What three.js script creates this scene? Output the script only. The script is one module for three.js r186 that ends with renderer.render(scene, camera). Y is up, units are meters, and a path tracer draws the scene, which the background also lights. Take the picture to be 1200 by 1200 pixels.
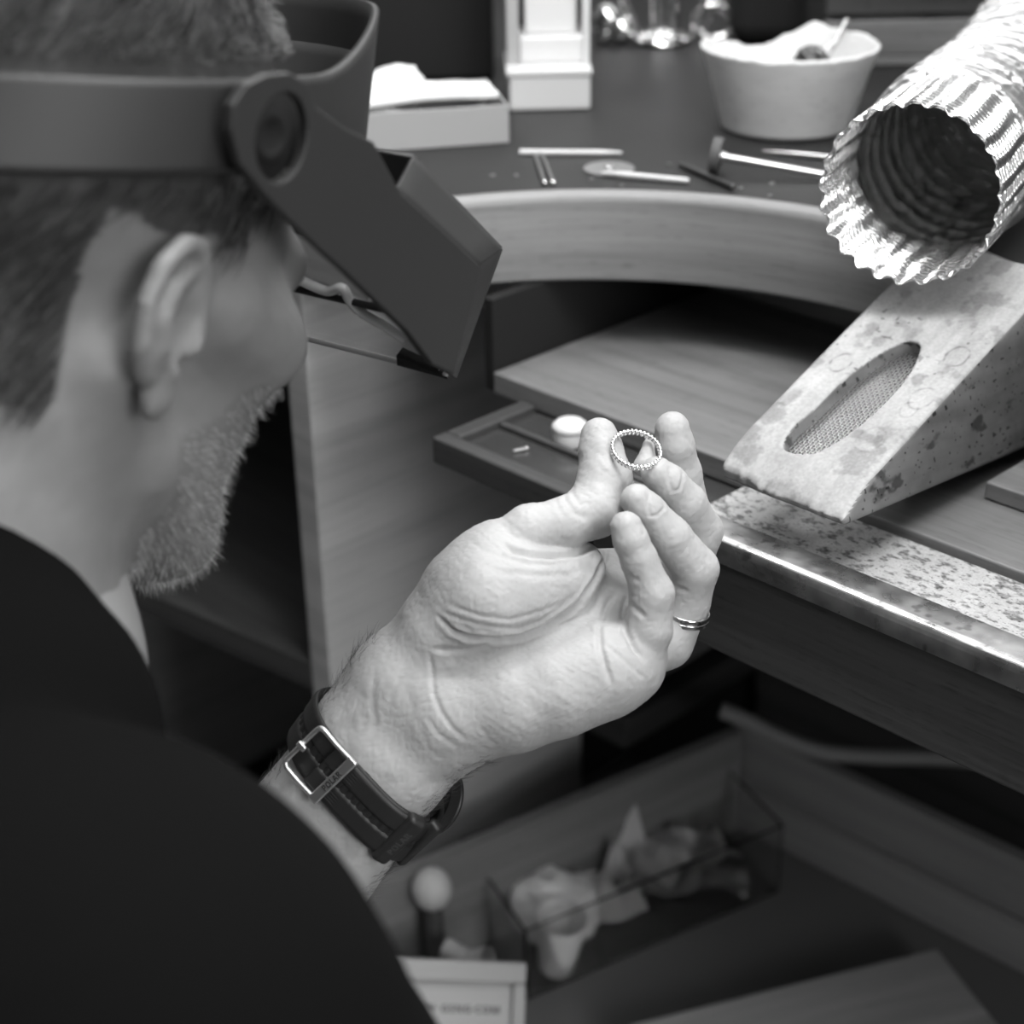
import * as THREE from 'three';
import { RoundedBoxGeometry } from 'three/addons/geometries/RoundedBoxGeometry.js';
import { mergeGeometries, toCreasedNormals } from 'three/addons/utils/BufferGeometryUtils.js';
import { TextGeometry } from 'three/addons/geometries/TextGeometry.js';
import { FontLoader } from 'three/addons/loaders/FontLoader.js';
import { RectAreaLightUniformsLib } from 'three/addons/lights/RectAreaLightUniformsLib.js';
RectAreaLightUniformsLib.init();

// ---------------------------------------------------------------- camera, light, exposure
const scene = new THREE.Scene();
scene.background = new THREE.Color(0x000000);
const FOCAL = 2000, FRAME = 1200;                        // focal length in pixels of the 1200 x 1200 frame
const camera = new THREE.PerspectiveCamera(2 * Math.atan(FRAME / 2 / FOCAL) * 180 / Math.PI, 1, 0.05, 30);
camera.rotation.order = 'YXZ';
camera.position.set(0, 1.24, 0);
camera.rotation.set(-27 * Math.PI / 180, 46 * Math.PI / 180, -1.0 * Math.PI / 180);
camera.focus = 0.76;
camera.userData.fStop = 6.2;
camera.updateMatrixWorld(true);
const renderer = new THREE.WebGLRenderer();
renderer.toneMapping = THREE.LinearToneMapping;
renderer.toneMappingExposure = 0.86;
renderer.shadowMap.enabled = true;
const LAMP = { x: -0.30, y: 1.75, z: -0.52, w: 0.5, d: 0.25, power: 20 };       // the bench lamps above the frame
const LAMP2 = { x: -0.82, y: 1.72, z: -0.74, w: 0.34, d: 0.12, power: 30 };
const CEIL = { x: 0.25, y: 2.55, z: 0.1, w: 1.2, d: 0.8, power: 1.5 };          // the ceiling panel of the room
const FILL_WIN = { x: 2.19, y: 1.80, z: 0.0, w: 1.3, h: 1.2, power: 7.5 };            // fill light, added as an unseen window in the right wall
const FILL_WIN2 = { x: -1.3, y: 1.98, z: -1.54, w: 2.0, h: 0.9, power: 1.0 };       // weaker unseen window, added behind the bench for the shiny hose to mirror

// ---------------------------------------------------------------- helpers: points, noise, meshes
const V = (x, y, z) => new THREE.Vector3(x, y, z);
const CM = camera.matrixWorld, CP = camera.position;
function ray(px, py) { return V((px - 600) / FOCAL, (600 - py) / FOCAL, -1).transformDirection(CM); }
function at(px, py, d) { return V((px - 600) / FOCAL * d, (600 - py) / FOCAL * d, -d).applyMatrix4(CM); }
function onPlane(px, py, n, p) { const r = ray(px, py); return CP.clone().addScaledVector(r, n.dot(p.clone().sub(CP)) / n.dot(r)); }
const onY = (px, py, y) => onPlane(px, py, V(0, 1, 0), V(0, y, 0));

function rng(seed) { let s = seed >>> 0; return () => { s = (s + 0x6d2b79f5) | 0; let t = Math.imul(s ^ (s >>> 15), 1 | s); t = (t + Math.imul(t ^ (t >>> 7), 61 | t)) ^ t; return ((t ^ (t >>> 14)) >>> 0) / 4294967296; }; }
function hash3(x, y, z) { let h = Math.imul(x, 374761393) ^ Math.imul(y, 668265263) ^ Math.imul(z, 2147483647 ^ 0x5bd1e995); h = Math.imul(h ^ (h >>> 13), 1274126177); return ((h ^ (h >>> 16)) >>> 0) / 4294967296; }
function noise(x, y, z = 0) {
  const xi = Math.floor(x), yi = Math.floor(y), zi = Math.floor(z); let fx = x - xi, fy = y - yi, fz = z - zi;
  fx = fx * fx * (3 - 2 * fx); fy = fy * fy * (3 - 2 * fy); fz = fz * fz * (3 - 2 * fz);
  const l = (a, b, t) => a + (b - a) * t;
  return l(l(l(hash3(xi, yi, zi), hash3(xi + 1, yi, zi), fx), l(hash3(xi, yi + 1, zi), hash3(xi + 1, yi + 1, zi), fx), fy),
    l(l(hash3(xi, yi, zi + 1), hash3(xi + 1, yi, zi + 1), fx), l(hash3(xi, yi + 1, zi + 1), hash3(xi + 1, yi + 1, zi + 1), fx), fy), fz) * 2 - 1;
}
function fbm(x, y, z = 0, n = 4) { let s = 0, a = 0.5; for (let i = 0; i < n; i++) { s += a * noise(x, y, z); x *= 2.03; y *= 2.03; z *= 2.03; a *= 0.5; } return s; }
const clamp = (x, a = 0, b = 1) => Math.min(b, Math.max(a, x));
const lerp = (a, b, t) => a + (b - a) * t;
const smooth = (a, b, x) => { const t = clamp((x - a) / (b - a)); return t * t * (3 - 2 * t); };
const smin = (a, b, k) => { const h = Math.max(k - Math.abs(a - b), 0) / k; return Math.min(a, b) - h * h * k * 0.25; };
const smax = (a, b, k) => -smin(-a, -b, k);

// distance to a tapered capsule; a and b are [x, y, z, radius]
function cone(x, y, z, a, b) {
  const dx = b[0] - a[0], dy = b[1] - a[1], dz = b[2] - a[2], qx = x - a[0], qy = y - a[1], qz = z - a[2];
  const t = clamp((qx * dx + qy * dy + qz * dz) / (dx * dx + dy * dy + dz * dz + 1e-9));
  return Math.hypot(qx - dx * t, qy - dy * t, qz - dz * t) - lerp(a[3], b[3], t);
}
function chain(x, y, z, pts, k) { let d = 1e9; for (let i = 0; i + 1 < pts.length; i++) { const c = cone(x, y, z, pts[i], pts[i + 1]); d = d > 1e8 ? c : smin(d, c, k); } return d; }
function ellip(x, y, z, rx, ry, rz) { const k0 = Math.hypot(x / rx, y / ry, z / rz), k1 = Math.hypot(x / (rx * rx), y / (ry * ry), z / (rz * rz)); return k1 < 1e-9 ? -Math.min(rx, ry, rz) : k0 * (k0 - 1) / k1; }

// surface nets: a closed smooth mesh of the zero level of a distance field; blocks far from the surface are skipped
function surfaceNet(f, lo, hi, h) {
  const nx = Math.ceil((hi[0] - lo[0]) / h) + 1, ny = Math.ceil((hi[1] - lo[1]) / h) + 1, nz = Math.ceil((hi[2] - lo[2]) / h) + 1, B = 8;
  const val = new Float32Array(nx * ny * nz).fill(1), sx = 1, sy = nx, sz = nx * ny, active = [];
  for (let bz = 0; bz < nz; bz += B) for (let by = 0; by < ny; by += B) for (let bx = 0; bx < nx; bx += B) {
    const c = f(lo[0] + (bx + B / 2) * h, lo[1] + (by + B / 2) * h, lo[2] + (bz + B / 2) * h), near = Math.abs(c) < B * h * 1.25;
    if (near) active.push([bx, by, bz]);
    for (let z = bz; z < Math.min(bz + B, nz); z++) for (let y = by; y < Math.min(by + B, ny); y++) for (let x = bx; x < Math.min(bx + B, nx); x++) {
      const edge = x === 0 || y === 0 || z === 0 || x === nx - 1 || y === ny - 1 || z === nz - 1;
      const v = near ? f(lo[0] + x * h, lo[1] + y * h, lo[2] + z * h) : c;
      val[x + y * sy + z * sz] = edge ? Math.max(v, 1e-4) : v;
    }
  }
  const id = new Int32Array(nx * ny * nz).fill(-1), pos = [], idx = [];
  const O = [0, sx, sy, sx + sy, sz, sx + sz, sy + sz, sx + sy + sz];
  const E = [[0, 1], [2, 3], [4, 5], [6, 7], [0, 2], [1, 3], [4, 6], [5, 7], [0, 4], [1, 5], [2, 6], [3, 7]];
  for (let z = 0; z < nz - 1; z++) for (let y = 0; y < ny - 1; y++) for (let x = 0; x < nx - 1; x++) {
    const p = x + y * sy + z * sz; let m = 0;
    for (let i = 0; i < 8; i++) if (val[p + O[i]] < 0) m |= 1 << i;
    if (m === 0 || m === 255) continue;
    let n = 0, ax = 0, ay = 0, az = 0;
    for (const [a, b] of E) {
      if (((m >> a) & 1) === ((m >> b) & 1)) continue;
      const va = val[p + O[a]], vb = val[p + O[b]], t = va / (va - vb);
      ax += (a & 1) + ((b & 1) - (a & 1)) * t; ay += ((a >> 1) & 1) + (((b >> 1) & 1) - ((a >> 1) & 1)) * t; az += (a >> 2) + ((b >> 2) - (a >> 2)) * t; n++;
    }
    id[p] = pos.length / 3; pos.push(lo[0] + (x + ax / n) * h, lo[1] + (y + ay / n) * h, lo[2] + (z + az / n) * h);
  }
  const quad = (a, b, c, d, flip) => { if (a < 0 || b < 0 || c < 0 || d < 0) return; flip ? idx.push(a, c, b, a, d, c) : idx.push(a, b, c, a, c, d); };
  for (let z = 1; z < nz - 1; z++) for (let y = 1; y < ny - 1; y++) for (let x = 1; x < nx - 1; x++) {
    const p = x + y * sy + z * sz, s = val[p] < 0;
    if (s !== val[p + sx] < 0) quad(id[p - sy - sz], id[p - sz], id[p], id[p - sy], !s);
    if (s !== val[p + sy] < 0) quad(id[p - sz - sx], id[p - sx], id[p], id[p - sz], !s);
    if (s !== val[p + sz] < 0) quad(id[p - sx - sy], id[p - sy], id[p], id[p - sx], !s);
  }
  const g = new THREE.BufferGeometry();
  g.setAttribute('position', new THREE.Float32BufferAttribute(pos, 3)); g.setIndex(idx); g.computeVertexNormals();
  return g;
}
// a curved sheet with thickness: fn(u, v) gives points; closed in u if wrap
function sheet(fn, nu, nv, th, wrap = false, uvScale = [1, 1]) {
  const P = [], cu = wrap ? nu : nu + 1, out = [], uv = [], idx = [], e = 1e-4;
  for (let j = 0; j <= nv; j++) for (let i = 0; i < cu; i++) P.push(fn(i / nu, j / nv));
  const at_ = (i, j) => P[(wrap ? (i + nu) % nu : clamp(i, 0, nu)) + clamp(j, 0, nv) * cu];
  for (const s of [1, -1]) for (let j = 0; j <= nv; j++) for (let i = 0; i < cu; i++) {
    const n = at_(i + 1, j).clone().sub(at_(i - 1, j)).cross(at_(i, j + 1).clone().sub(at_(i, j - 1)));
    n.lengthSq() > 1e-20 ? n.normalize() : n.set(0, 1, 0);
    const q = at_(i, j); out.push(q.x + n.x * th / 2 * s, q.y + n.y * th / 2 * s, q.z + n.z * th / 2 * s); uv.push(i / nu * uvScale[0], j / nv * uvScale[1]);
  }
  const K = cu * (nv + 1), I = (i, j, b) => (wrap ? i % nu : i) + j * cu + b * K;
  for (let j = 0; j < nv; j++) for (let i = 0; i < nu; i++) {
    idx.push(I(i, j, 0), I(i + 1, j, 0), I(i + 1, j + 1, 0), I(i, j, 0), I(i + 1, j + 1, 0), I(i, j + 1, 0));
    idx.push(I(i, j, 1), I(i + 1, j + 1, 1), I(i + 1, j, 1), I(i, j, 1), I(i, j + 1, 1), I(i + 1, j + 1, 1));
  }
  for (let i = 0; i < nu; i++) { idx.push(I(i, 0, 0), I(i + 1, 0, 1), I(i + 1, 0, 0), I(i, 0, 0), I(i, 0, 1), I(i + 1, 0, 1)); idx.push(I(i, nv, 0), I(i + 1, nv, 0), I(i + 1, nv, 1), I(i, nv, 0), I(i + 1, nv, 1), I(i, nv, 1)); }
  if (!wrap) for (let j = 0; j < nv; j++) { idx.push(I(0, j, 0), I(0, j + 1, 0), I(0, j + 1, 1), I(0, j, 0), I(0, j + 1, 1), I(0, j, 1)); idx.push(I(nu, j, 0), I(nu, j + 1, 1), I(nu, j + 1, 0), I(nu, j, 0), I(nu, j, 1), I(nu, j + 1, 1)); }
  const g = new THREE.BufferGeometry();
  g.setAttribute('position', new THREE.Float32BufferAttribute(out, 3)); g.setAttribute('uv', new THREE.Float32BufferAttribute(uv, 2)); g.setIndex(idx); g.computeVertexNormals();
  return g;
}
// texture coordinates in metres, by the way each face looks; 'grain' is the axis the pattern runs along
function uvBox(g, grain = 'x', su = 1, sv = 1, off = 0) {
  g = g.index ? g.toNonIndexed() : g; const p = g.attributes.position, uv = new Float32Array(p.count * 2), gi = 'xyz'.indexOf(grain), a = V(), b = V(), c = V();
  for (let i = 0; i < p.count; i += 3) {
    a.fromBufferAttribute(p, i); b.fromBufferAttribute(p, i + 1); c.fromBufferAttribute(p, i + 2);
    const n = b.clone().sub(a).cross(c.clone().sub(a)), m = [Math.abs(n.x), Math.abs(n.y), Math.abs(n.z)], d = m.indexOf(Math.max(...m));
    const ax = [0, 1, 2].filter((k) => k !== d), ui = ax.includes(gi) ? gi : ax[0], vi = ax.find((k) => k !== ui);
    for (let k = 0; k < 3; k++) { const q = [p.getX(i + k), p.getY(i + k), p.getZ(i + k)]; uv[(i + k) * 2] = (q[ui] + off) * su; uv[(i + k) * 2 + 1] = (q[vi] + off * 0.37 + d * 0.13) * sv; }
  }
  g.setAttribute('uv', new THREE.BufferAttribute(uv, 2)); return g;
}
const rbox = (x0, x1, y0, y1, z0, z1, r = 0.0015, seg = 2) => { const w = Math.abs(x1 - x0), h = Math.abs(y1 - y0), d = Math.abs(z1 - z0); return new RoundedBoxGeometry(w, h, d, seg, Math.min(r, w / 2.1, h / 2.1, d / 2.1)).translate((x0 + x1) / 2, (y0 + y1) / 2, (z0 + z1) / 2); };
function rod(a, b, r0, r1 = r0, seg = 14) { const d = b.clone().sub(a), g = new THREE.CylinderGeometry(r1, r0, d.length(), seg, 1); g.applyQuaternion(new THREE.Quaternion().setFromUnitVectors(V(0, 1, 0), d.clone().normalize())); return g.translate((a.x + b.x) / 2, (a.y + b.y) / 2, (a.z + b.z) / 2); }
const ball = (p, r, n = 14) => new THREE.SphereGeometry(r, n, n).translate(p.x, p.y, p.z);
const lathe = (pts, seg = 40) => new THREE.LatheGeometry(pts.map(([r, y]) => new THREE.Vector2(r, y)), seg);
const tube = (pts, r, n = 40, seg = 10, closed = false) => new THREE.TubeGeometry(new THREE.CatmullRomCurve3(pts, closed), n, r, seg, closed);
const clean = (list) => mergeGeometries(list.map((g) => { const o = g.index ? g.toNonIndexed() : g.clone(); for (const k of Object.keys(o.attributes)) if (!['position', 'normal', 'uv'].includes(k)) o.deleteAttribute(k); if (!o.attributes.uv) o.setAttribute('uv', new THREE.BufferAttribute(new Float32Array(o.attributes.position.count * 2), 2)); return o; }));

// ---------------------------------------------------------------- helpers: naming
const used = new Map();
function numbered(name) { const n = used.get(name) ?? 0; used.set(name, n + 1); return n ? name + '_' + String(n).padStart(3, '0') : name; }
function tag(o, label, category, group, kind) { o.userData.label = label; if (category) o.userData.category = category; if (group) o.userData.group = group; if (kind) o.userData.kind = kind; return o; }
function thing(name, label, category, p = V(0, 0, 0), group) { const o = new THREE.Group(); o.name = numbered(name); o.position.copy(p); scene.add(o); return tag(o, label, category, group); }
// a part whose geometry is given in world coordinates
function part(parent, name, geo, mat, label) { const m = new THREE.Mesh(geo, mat); m.name = name; m.castShadow = m.receiveShadow = true; let q = V(0, 0, 0), a = parent; while (a && a !== scene) { q.add(a.position); a = a.parent; } geo.translate(-q.x, -q.y, -q.z); if (label) m.userData.label = label; parent.add(m); return m; }
function struct(name, geo, mat) { const m = new THREE.Mesh(geo, mat); m.name = name; m.castShadow = m.receiveShadow = true; m.userData.kind = 'structure'; scene.add(m); return m; }
// a thing that is one mesh
function solo(name, label, category, geo, mat, group) { const m = new THREE.Mesh(geo, mat); m.name = numbered(name); m.castShadow = m.receiveShadow = true; scene.add(m); geo.computeBoundingBox(); const b = geo.boundingBox, q = V((b.min.x + b.max.x) / 2, b.min.y, (b.min.z + b.max.z) / 2); geo.translate(-q.x, -q.y, -q.z); m.position.copy(q); return tag(m, label, category, group); }

// ---------------------------------------------------------------- materials
function tex(w, h, fn, srgb = true) {
  const d = new Uint8Array(w * h * 4);
  for (let y = 0; y < h; y++) for (let x = 0; x < w; x++) { const c = clamp(fn(x / w, y / h)) * 255; const i = (y * w + x) * 4; d[i] = d[i + 1] = d[i + 2] = c; d[i + 3] = 255; }
  const t = new THREE.DataTexture(d, w, h); t.magFilter = THREE.LinearFilter; t.minFilter = THREE.LinearMipmapLinearFilter; t.wrapS = t.wrapT = THREE.MirroredRepeatWrapping;
  if (srgb) t.colorSpace = THREE.SRGBColorSpace; t.needsUpdate = true; return t;
}
const grey = (v) => new THREE.Color().setRGB(v, v, v);            // linear
const std = (v, rough = 0.6, metal = 0, more = {}) => new THREE.MeshStandardMaterial({ color: grey(v), roughness: rough, metalness: metal, ...more });
const phys = (v, more) => new THREE.MeshPhysicalMaterial({ color: grey(v), ...more });
// wood: grain runs along u, one tile is 0.6 m x 0.3 m
function wood(seed, level, contrast, rough = 0.55, pores = 0.06) {
  const f = (u, v) => {
    const w = v + 0.03 * fbm(u * 2 + seed, v * 3, seed, 3);
    const ring = fbm(u * 1.2, w * 26, seed, 4), fine = fbm(u * 9, w * 190, seed + 5, 2), pore = Math.max(0, noise(u * 60, v * 420, seed + 9) - 0.55);
    return level + contrast * (ring * 0.8 + fine * 0.45 + 0.3 * fbm(u * 4, v * 4, seed + 3, 3)) - pores * pore * 3;
  };
  const t = tex(768, 384, f); t.repeat.set(1 / 0.6, 1 / 0.3);
  const b = tex(512, 256, (u, v) => 0.5 + 0.5 * fbm(u * 12, v * 230, seed + 5, 2), false); b.repeat.set(1 / 0.6, 1 / 0.3);
  return new THREE.MeshStandardMaterial({ map: t, roughness: rough, bumpMap: b, bumpScale: 0.00025 });
}
const M = {
  wall: std(0.35, 0.9), floor: wood(3, 0.34, 0.12, 0.6), ceiling: std(0.75, 0.95),
  beech: wood(11, 0.56, 0.10, 0.5, 0.05), beechLight: wood(17, 0.60, 0.09, 0.42, 0.03), birch: wood(23, 0.69, 0.10, 0.5, 0.03), dark: wood(31, 0.26, 0.08, 0.5, 0.05), mid: wood(37, 0.47, 0.09, 0.5, 0.05),
  laminate: new THREE.MeshPhysicalMaterial({ color: grey(0.014), roughness: 0.5, clearcoat: 0.05, clearcoatRoughness: 0.3, bumpMap: tex(256, 256, (u, v) => 0.5 + 0.4 * fbm(u * 40, v * 40, 2, 3), false), bumpScale: 0.0001 }),
  black: std(0.006, 0.85), blackPlastic: std(0.02, 0.45), whitePlastic: std(0.72, 0.45), card: std(0.40, 0.8), paper: std(0.9, 0.9), paperGrey: std(0.4, 0.9),
  steel: std(0.62, 0.28, 1), brushed: std(0.45, 0.4, 1), chrome: std(0.8, 0.1, 1), darkSteel: std(0.16, 0.4, 1), rubber: std(0.10, 0.7),
};
// ---------------------------------------------------------------- the room
{
  const x0 = -2.6, x1 = 2.2, z0 = -1.55, z1 = 2.4, h = 2.6, t = 0.1;
  struct('floor', uvBox(rbox(x0 - t, x1 + t, -t, 0, z0 - t, z1 + t, 0.001), 'x'), M.floor);
  struct('ceiling', rbox(x0 - t, x1 + t, h, h + t, z0 - t, z1 + t, 0.001), M.ceiling);
  struct('wall_left', rbox(x0 - t, x0, 0, h, z0, z1, 0.001), M.wall);
  struct('wall_right', rbox(x1, x1 + t, 0, h, z0, z1, 0.001), M.wall);
  struct('wall_back', rbox(x0, x1, 0, h, z0 - t, z0, 0.001), M.wall);
  struct('wall_front', rbox(x0, x1, 0, h, z1, z1 + t, 0.001), M.wall);
}
// a glowing panel with a light of its own size just under it
function panelLight(o, name, L, glow) {
  part(o, name, new THREE.BoxGeometry(L.w, 0.006, L.d).translate(L.x, L.y - 0.003, L.z), new THREE.MeshStandardMaterial({ color: 0xffffff, emissive: 0xffffff, emissiveIntensity: glow, roughness: 0.6 }));
  const l = new THREE.RectAreaLight(0xffffff, L.power, L.w, L.d); l.position.set(L.x, L.y - 0.012, L.z).sub(o.position); l.rotation.x = -Math.PI / 2; l.castShadow = true; o.add(l);
}
for (const [L, label] of [[LAMP, 'wide white work lamp hanging above the bench pin, outside the picture'], [LAMP2, 'slim white work lamp hanging above the left of the bench, outside the picture']]) {
  const o = thing('bench_lamp', label, 'lamp', V(L.x, L.y, L.z));
  panelLight(o, 'lamp_diffuser', L, 4);
  const w = L.w / 2 + 0.012, d = L.d / 2 + 0.012;
  part(o, 'lamp_housing', rbox(L.x - w, L.x + w, L.y + 0.001, L.y + 0.045, L.z - d, L.z + d, 0.008), M.whitePlastic);
  for (const s of [-1, 1]) part(o, 'hanging_rod', rod(V(L.x + s * 0.12, L.y + 0.04, L.z), V(L.x + s * 0.12, 2.602, L.z), 0.004), M.steel);
}
{
  const c = thing('ceiling_panel', 'square white light panel set into the ceiling, outside the picture', 'ceiling light', V(CEIL.x, CEIL.y, CEIL.z));
  panelLight(c, 'light_diffuser', CEIL, 2);
  part(c, 'panel_frame', rbox(CEIL.x - CEIL.w / 2 - 0.02, CEIL.x + CEIL.w / 2 + 0.02, CEIL.y + 0.001, 2.602, CEIL.z - CEIL.d / 2 - 0.02, CEIL.z + CEIL.d / 2 + 0.02, 0.004), M.whitePlastic);
}
// unseen windows added as light sources: glowing panes in a frame; built facing +z at the origin, then turned into their wall
function fillWindow(name, W, turn, glow) {
  const m = new THREE.Matrix4().makeRotationY(turn).setPosition(W.x, W.y, W.z), hw = W.w / 2, hh = W.h / 2, b = (x0, x1, y0, y1) => rbox(x0, x1, y0, y1, -0.012, 0.03, 0.004);
  const f = struct(name, clean([b(-hw - 0.06, hw + 0.06, -hh - 0.06, -hh), b(-hw - 0.06, hw + 0.06, hh, hh + 0.06), b(-hw - 0.06, -hw, -hh, hh), b(hw, hw + 0.06, -hh, hh), b(-0.025, 0.025, -hh, hh)]).applyMatrix4(m), M.whitePlastic);
  for (const s of [-1, 1]) part(f, 'fill_pane', new THREE.BoxGeometry(hw - 0.03, W.h, 0.006).translate(s * (hw / 2 + 0.012), 0, -0.004).applyMatrix4(m), new THREE.MeshStandardMaterial({ color: 0xffffff, emissive: 0xffffff, emissiveIntensity: glow, roughness: 0.5 }));
  const l = new THREE.RectAreaLight(0xffffff, W.power, W.w, W.h); l.position.set(0, 0, 0.036).applyMatrix4(m); l.rotation.y = turn + Math.PI; l.castShadow = true; scene.add(l);
}
fillWindow('fill_window_1', FILL_WIN, -Math.PI / 2, 2); fillWindow('fill_window_2', FILL_WIN2, 0, 1.2);
// ---------------------------------------------------------------- the workbench with its curved cut-out
const ARC = { x: -0.51, z: -0.545, r: 0.235 }, TOP = 0.95, UNDER = 0.896;
{
  const o = thing('workbench', 'dark topped workbench with a thick pale wooden edge curving round the seat', 'workbench', V(-0.6, 0, -1));
  const a0 = Math.asin((-0.60 - ARC.z) / -ARC.r);                       // where the arc meets the straight front
  const outline = (inset) => {
    const s = new THREE.Shape(), r = ARC.r + inset, zf = 0.60 + inset, a = Math.asin((zf - 0.545) / r);
    s.moveTo(-2.2, 1.5); s.lineTo(-2.2, zf); s.lineTo(ARC.x - r * Math.cos(a), zf);
    for (let i = 1; i <= 60; i++) { const t = Math.PI - a - (Math.PI - 2 * a) * i / 60; s.lineTo(ARC.x + r * Math.cos(t), 0.545 + r * Math.sin(t)); }
    s.lineTo(0.9, zf); s.lineTo(0.9, 1.5); s.closePath(); return s;
  };
  const flat = (s, y0, y1, bevel = 0) => { const g = new THREE.ExtrudeGeometry(s, { depth: y1 - y0 - 2 * bevel, bevelEnabled: bevel > 0, bevelSize: bevel, bevelThickness: bevel, bevelOffset: -bevel, bevelSegments: 3, curveSegments: 40 }); g.rotateX(-Math.PI / 2); g.translate(0, y0 + bevel, 0); return g; };
  part(o, 'worktop', flat(outline(0.0102), UNDER + 0.01, TOP), M.laminate);
  part(o, 'underside', flat(outline(0.0105), UNDER, UNDER + 0.0095), M.dark);
  // the wooden edge: a rounded strip swept along the front
  const path = [], prof = [[0.0095, UNDER], [0.002, UNDER], [0, UNDER + 0.002], [0, TOP - 0.006], [0.001, TOP - 0.0025], [0.0035, TOP - 0.0002], [0.007, TOP + 0.0004], [0.0095, TOP + 0.0002]];
  const aa = Math.asin(0.055 / ARC.r);
  for (let i = 0; i <= 40; i++) path.push([lerp(-2.2, ARC.x - ARC.r * Math.cos(aa), i / 40), 0.60, 0, 1]);
  for (let i = 0; i <= 90; i++) { const t = Math.PI - aa - (Math.PI - 2 * aa) * i / 90; path.push([ARC.x + ARC.r * Math.cos(t), 0.545 + ARC.r * Math.sin(t), Math.cos(t), Math.sin(t)]); }
  for (let i = 0; i <= 30; i++) path.push([lerp(ARC.x + ARC.r * Math.cos(aa), 0.9, i / 30), 0.60, 0, 1]);
  const pos = [], uv = [], idx = []; let run = 0;
  path.forEach((p, i) => { if (i) run += Math.hypot(p[0] - path[i - 1][0], p[1] - path[i - 1][1]); prof.forEach(([d, y], k) => { pos.push(p[0] + p[2] * d, y, -(p[1] + p[3] * d)); uv.push(run, y + d); }); });
  const K = prof.length; for (let i = 0; i + 1 < path.length; i++) for (let k = 0; k + 1 < K; k++) { const a = i * K + k; idx.push(a, a + K, a + 1, a + 1, a + K, a + K + 1); }
  for (let i = 0; i + 1 < path.length; i++) { const a = i * K, b = a + K - 1; idx.push(a, b, a + K, b, b + K, a + K); }
  const g = new THREE.BufferGeometry(); g.setAttribute('position', new THREE.Float32BufferAttribute(pos, 3)); g.setAttribute('uv', new THREE.Float32BufferAttribute(uv, 2)); g.setIndex(idx); g.computeVertexNormals();
  part(o, 'edge_band', g, M.beech);
  part(o, 'back_board', uvBox(rbox(-0.811, 0.86, 0.70, UNDER - 0.0005, -0.88, -0.862), 'x', 1, 1, 0.3), M.birch);
  part(o, 'side_panel', uvBox(rbox(-0.834, -0.812, 0, UNDER - 0.0005, -0.861, -0.606), 'z', 1, 1, 0.7), M.birch);
  part(o, 'shade_board', uvBox(rbox(-0.699, -0.691, 0.8366, UNDER - 0.0005, -0.858, -0.654, 0.001), 'z', 1, 1, 0.2), M.black);  // added board, coloured black for the shade under the worktop
  part(o, 'rear_panel', uvBox(rbox(-0.811, 0.86, 0.01, 0.70, -1.12, -1.10), 'x'), M.dark);
  part(o, 'side_panel', uvBox(rbox(0.84, 0.862, 0, UNDER - 0.0005, -1.4, -0.62), 'y', 1, 1, 0.2), M.birch);
  // ledges of the drawer runners behind the side panel
  part(o, 'drawer_runner', uvBox(rbox(-0.812, -0.775, 0.475, 0.505, -1.09, -0.862), 'z'), M.mid);
  part(o, 'drawer_runner', uvBox(rbox(-0.812, -0.765, 0.435, 0.462, -1.09, -0.862), 'z'), M.dark);
}
// the pedestal with its open shelf, left of the seat
{
  const o = thing('pedestal_cabinet', 'pale wooden pedestal with an open dark compartment behind the seated person', 'cabinet', V(-1.05, 0, -0.8));
  const fz = (x) => -0.606 - (x + 0.834) * 0.14;                         // its front turns a little towards the room
  const board = (x0, x1, y0, y1, depthTo, off) => { const s = new THREE.Shape(); s.moveTo(x0, -fz(x0)); s.lineTo(x1, -fz(x1)); s.lineTo(x1, -depthTo); s.lineTo(x0, -depthTo); s.closePath(); const g = new THREE.ExtrudeGeometry(s, { depth: y1 - y0, bevelEnabled: false }); g.rotateX(-Math.PI / 2); g.translate(0, y0, 0); return uvBox(g, 'x', 1, 1, off); };
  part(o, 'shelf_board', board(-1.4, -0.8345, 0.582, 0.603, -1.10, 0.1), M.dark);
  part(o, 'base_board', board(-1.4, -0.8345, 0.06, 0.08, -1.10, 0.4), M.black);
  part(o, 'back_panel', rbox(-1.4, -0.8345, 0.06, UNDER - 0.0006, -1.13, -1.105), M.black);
  part(o, 'side_panel', uvBox(rbox(-1.42, -1.4005, 0, UNDER - 0.0006, -1.10, -0.53), 'z'), M.birch);
  part(o, 'shelf_pin', ball(V(-0.8343, 0.632, -0.622), 0.0035, 10), M.steel);
}
// ---------------------------------------------------------------- the pull-out tray under the bench pin
const speckle = (() => {
  const t = tex(1024, 512, (u, v) => {
    const x = u * 60, y = v * 30, big = fbm(x * 0.5, y * 0.5, 1, 3), s1 = fbm(x * 1.3 + 9, y * 2.1, 4, 4), s2 = fbm(x * 4, y * 6, 7, 3), g = noise(u * 500, v * 260, 3);
    let c = 0.72 + 0.05 * big + 0.04 * g; c -= 0.40 * smooth(0.05, 0.40, s1 + 0.3 * big) * (0.6 + 0.4 * noise(x * 3, y * 5, 2)); c -= 0.25 * smooth(0.30, 0.5, s2); return c;
  });
  t.repeat.set(1 / 0.3, 1 / 0.15);
  return new THREE.MeshStandardMaterial({ map: t, roughness: 0.55 });
})();
const TRAYGLOSS = new THREE.MeshPhysicalMaterial({ color: grey(0.045), roughness: 0.25, clearcoat: 0.5, clearcoatRoughness: 0.15 });
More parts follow.
